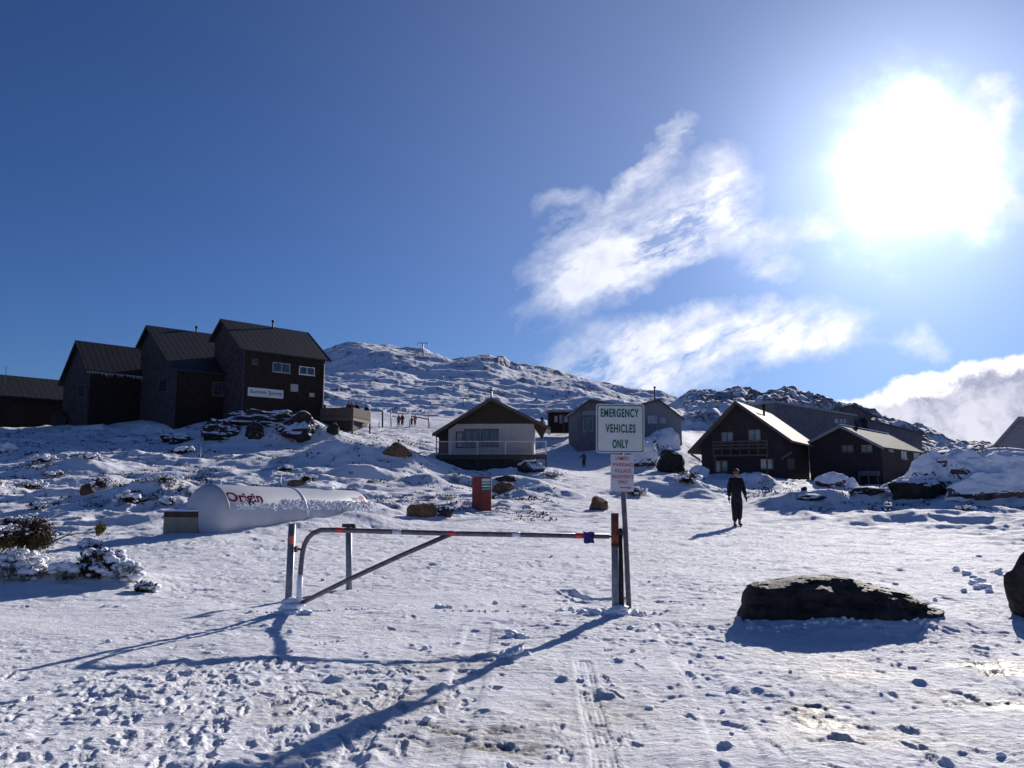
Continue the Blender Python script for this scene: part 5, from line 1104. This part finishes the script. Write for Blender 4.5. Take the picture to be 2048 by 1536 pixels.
    for sd_ in (-1, 1):
        n_ = len(V); e_ = np.array(J['el', sd_]); w_ = np.array(J['wr', sd_]); V += [(*J['sh', sd_], .092), (*e_, .076), (*(w_ - J['d', sd_] * .01), .050)]; E += [(3, n_), (n_, n_ + 1), (n_ + 1, n_ + 2)]
    v, f = skin_mesh(V, E, 0, 2); v[:, 1] *= .86; MB().add(T(v), f, True).build('jacket', M[jacket], rt)
    V = [(0, 0, 1.06, .132), (0, 0, .84, .125)]; E = [(0, 1)]
    for sd_ in (-1, 1):
        n_ = len(V); V += [(*J['hp', sd_][:2], .80, .115), (*J['kn', sd_], .100), (J['an', sd_][0], J['an', sd_][1], J['an', sd_][2] + .05, .076)]; E += [(1, n_), (n_, n_ + 1), (n_ + 1, n_ + 2)]
    v, f = skin_mesh(V, E, 0, 2); MB().add(T(v), f, True).build('trousers', M[legs], rt)
    for sd_ in (-1, 1):
        a = np.array(J['an', sd_]); t_ = np.array(J['to', sd_]); v, f = skin_mesh([(*(a + np.array([0, 0, .06])), .052), (*(a + np.array([0, -.01, -.035])), .05), (*t_, .046), (*(t_ + np.array([0, .06, 0])), .036)], [(0, 1), (1, 2), (2, 3)], 0, 1); v[:, 2] = np.maximum(v[:, 2], 0); MB().add(T(v), f, True).build('boot', M['black'], rt)
    hv, hf = ICO[3]; hv = hv.copy(); hv = hv[:] * np.array([.098, .105, .105])
    hv = np.array([q_ * (1 + .06 * mn.noise(Vector(q_) * 30)) for q_ in hv]); hv[:, 2] = np.where(hv[:, 1] > 0.02, np.maximum(hv[:, 2], .035 if not hat else .02), np.maximum(hv[:, 2], -.06)); hv[:, 1] -= .012
    MB().add(T(hv + np.array([0, y_ + .012, 1.665])), hf, True).build('hat' if hat else 'hair', M[headm], rt)
    if fingers: 
        mb = MB()
        for sx in (-.033, .033): v0, f0 = ICO[1]; mb.add(T(v0 * .0085 + np.array([sx, y_ + .092, 1.645])), f0, True)
        mb.build('eye', M['black'], rt)
    return rt
q = hitg(1475, 1052, 12); person('man in dark top and loose dark trousers walking alone on the snow', q, 176, 112 * q[1] / F * 1.0, 'black', 'black2', stride=.07, fingers=True, sep_=.085, arms=(.1, .0))
q = hitg(1168, 935, 40); person('small figure in olive jacket with one arm out, left of the parking notice', q, 160, 30 * q[1] / F, 'olive', 'black2', hat=True, arms=(.1, 1.0), stride=.05)
q = hitg(1148, 867, 60); person('figure in black jacket and reddish trousers standing outside the low grey hut', q, 150, 1.78, 'black', 'maroonc', hat=True, headm='black', stride=.02)
q = hitg(1084, 850, 60); person('dark blue clad figure just beyond the right slope of the hut roof', q, 200, 1.75, 'navy', 'black2', hat=True, headm='navy', stride=.05)
for px_, Y_, lb, j, l_, hm, hd in ((648, 83, 'person in maroon jacket at the deck wall, nearest the tall lodge', 'maroonc', 'black2', 'hair', 150), (698, 82.6, 'person in dark maroon jacket on the deck, touching the one in bright red', 'maroonc', 'black2', 'hair', 190),
                              (704.5, 83.4, 'person in bright red jacket on the viewing deck', 'redc', 'black2', 'skin', 160), (713.5, 84, 'person in black jacket on the viewing deck right of the bright red one', 'black', 'black2', 'black', 200), (733.5, 86.3, 'person in navy jacket at the right corner of the viewing deck', 'navy', 'black2', 'navy', 170)):
    q = P(px_, 800, Y_); z = DECKZ - .1; person(lb, (q[0], Y_, z), hd, 1.78 if px_ != 713.5 else 1.82, j, l_, headm=hm, stride=.0, hat=True, arms=(.3, .3), bend=.06)
for px_, py_, h_, lb, j, l_, hm in ((797, 853, 1.72, 'person in grey jacket beyond the deck, leftmost by the rail barrier', 'greyc', 'black2', 'hair'), (804.5, 853, 1.76, 'person in maroon jacket in the small crowd beyond the deck', 'maroonc', 'black2', 'hair'),
                               (823, 853, 1.35, 'short dark-clothed person bending beside the one in bright pink-red', 'greyc', 'black', 'black'), (830, 852, 1.6, 'person in bright pink-red jacket in the small crowd beyond the deck', 'pinkc', 'greyc', 'hair')):
    q = hitg(px_, py_, 60); person(lb, q, 170, h_ * q[1] / 118 if q[1] > 118 else h_, j, l_, headm=hm, stride=.04)

# ------------------------------------------------------------------ groups of look-alikes
PH = dict(ski_lodge='dark timber lodge wings on the left', chalet='dark brown chalets on the right', lodge_house='grey huts behind the road sign', lodge='grey lodges behind the chalets', boulder='boulders in the snow', rock_outcrop='outcrops below the lodges', snowy_crag='rime-covered crags on the right',
          alpine_shrub='frosted shrubs on the left bank', scrub_tuft='scrub tufts on the slope', person='people in the snow', lift_pole='ski lift poles on the hill', ice_lump='ice lumps at the gate posts', stake='stakes behind the tank')
for o in COL.objects:
    b_ = o.name.split('.')[0]
    if o.parent is None and b_ in PH and 'group' not in o: o['group'] = PH[b_]
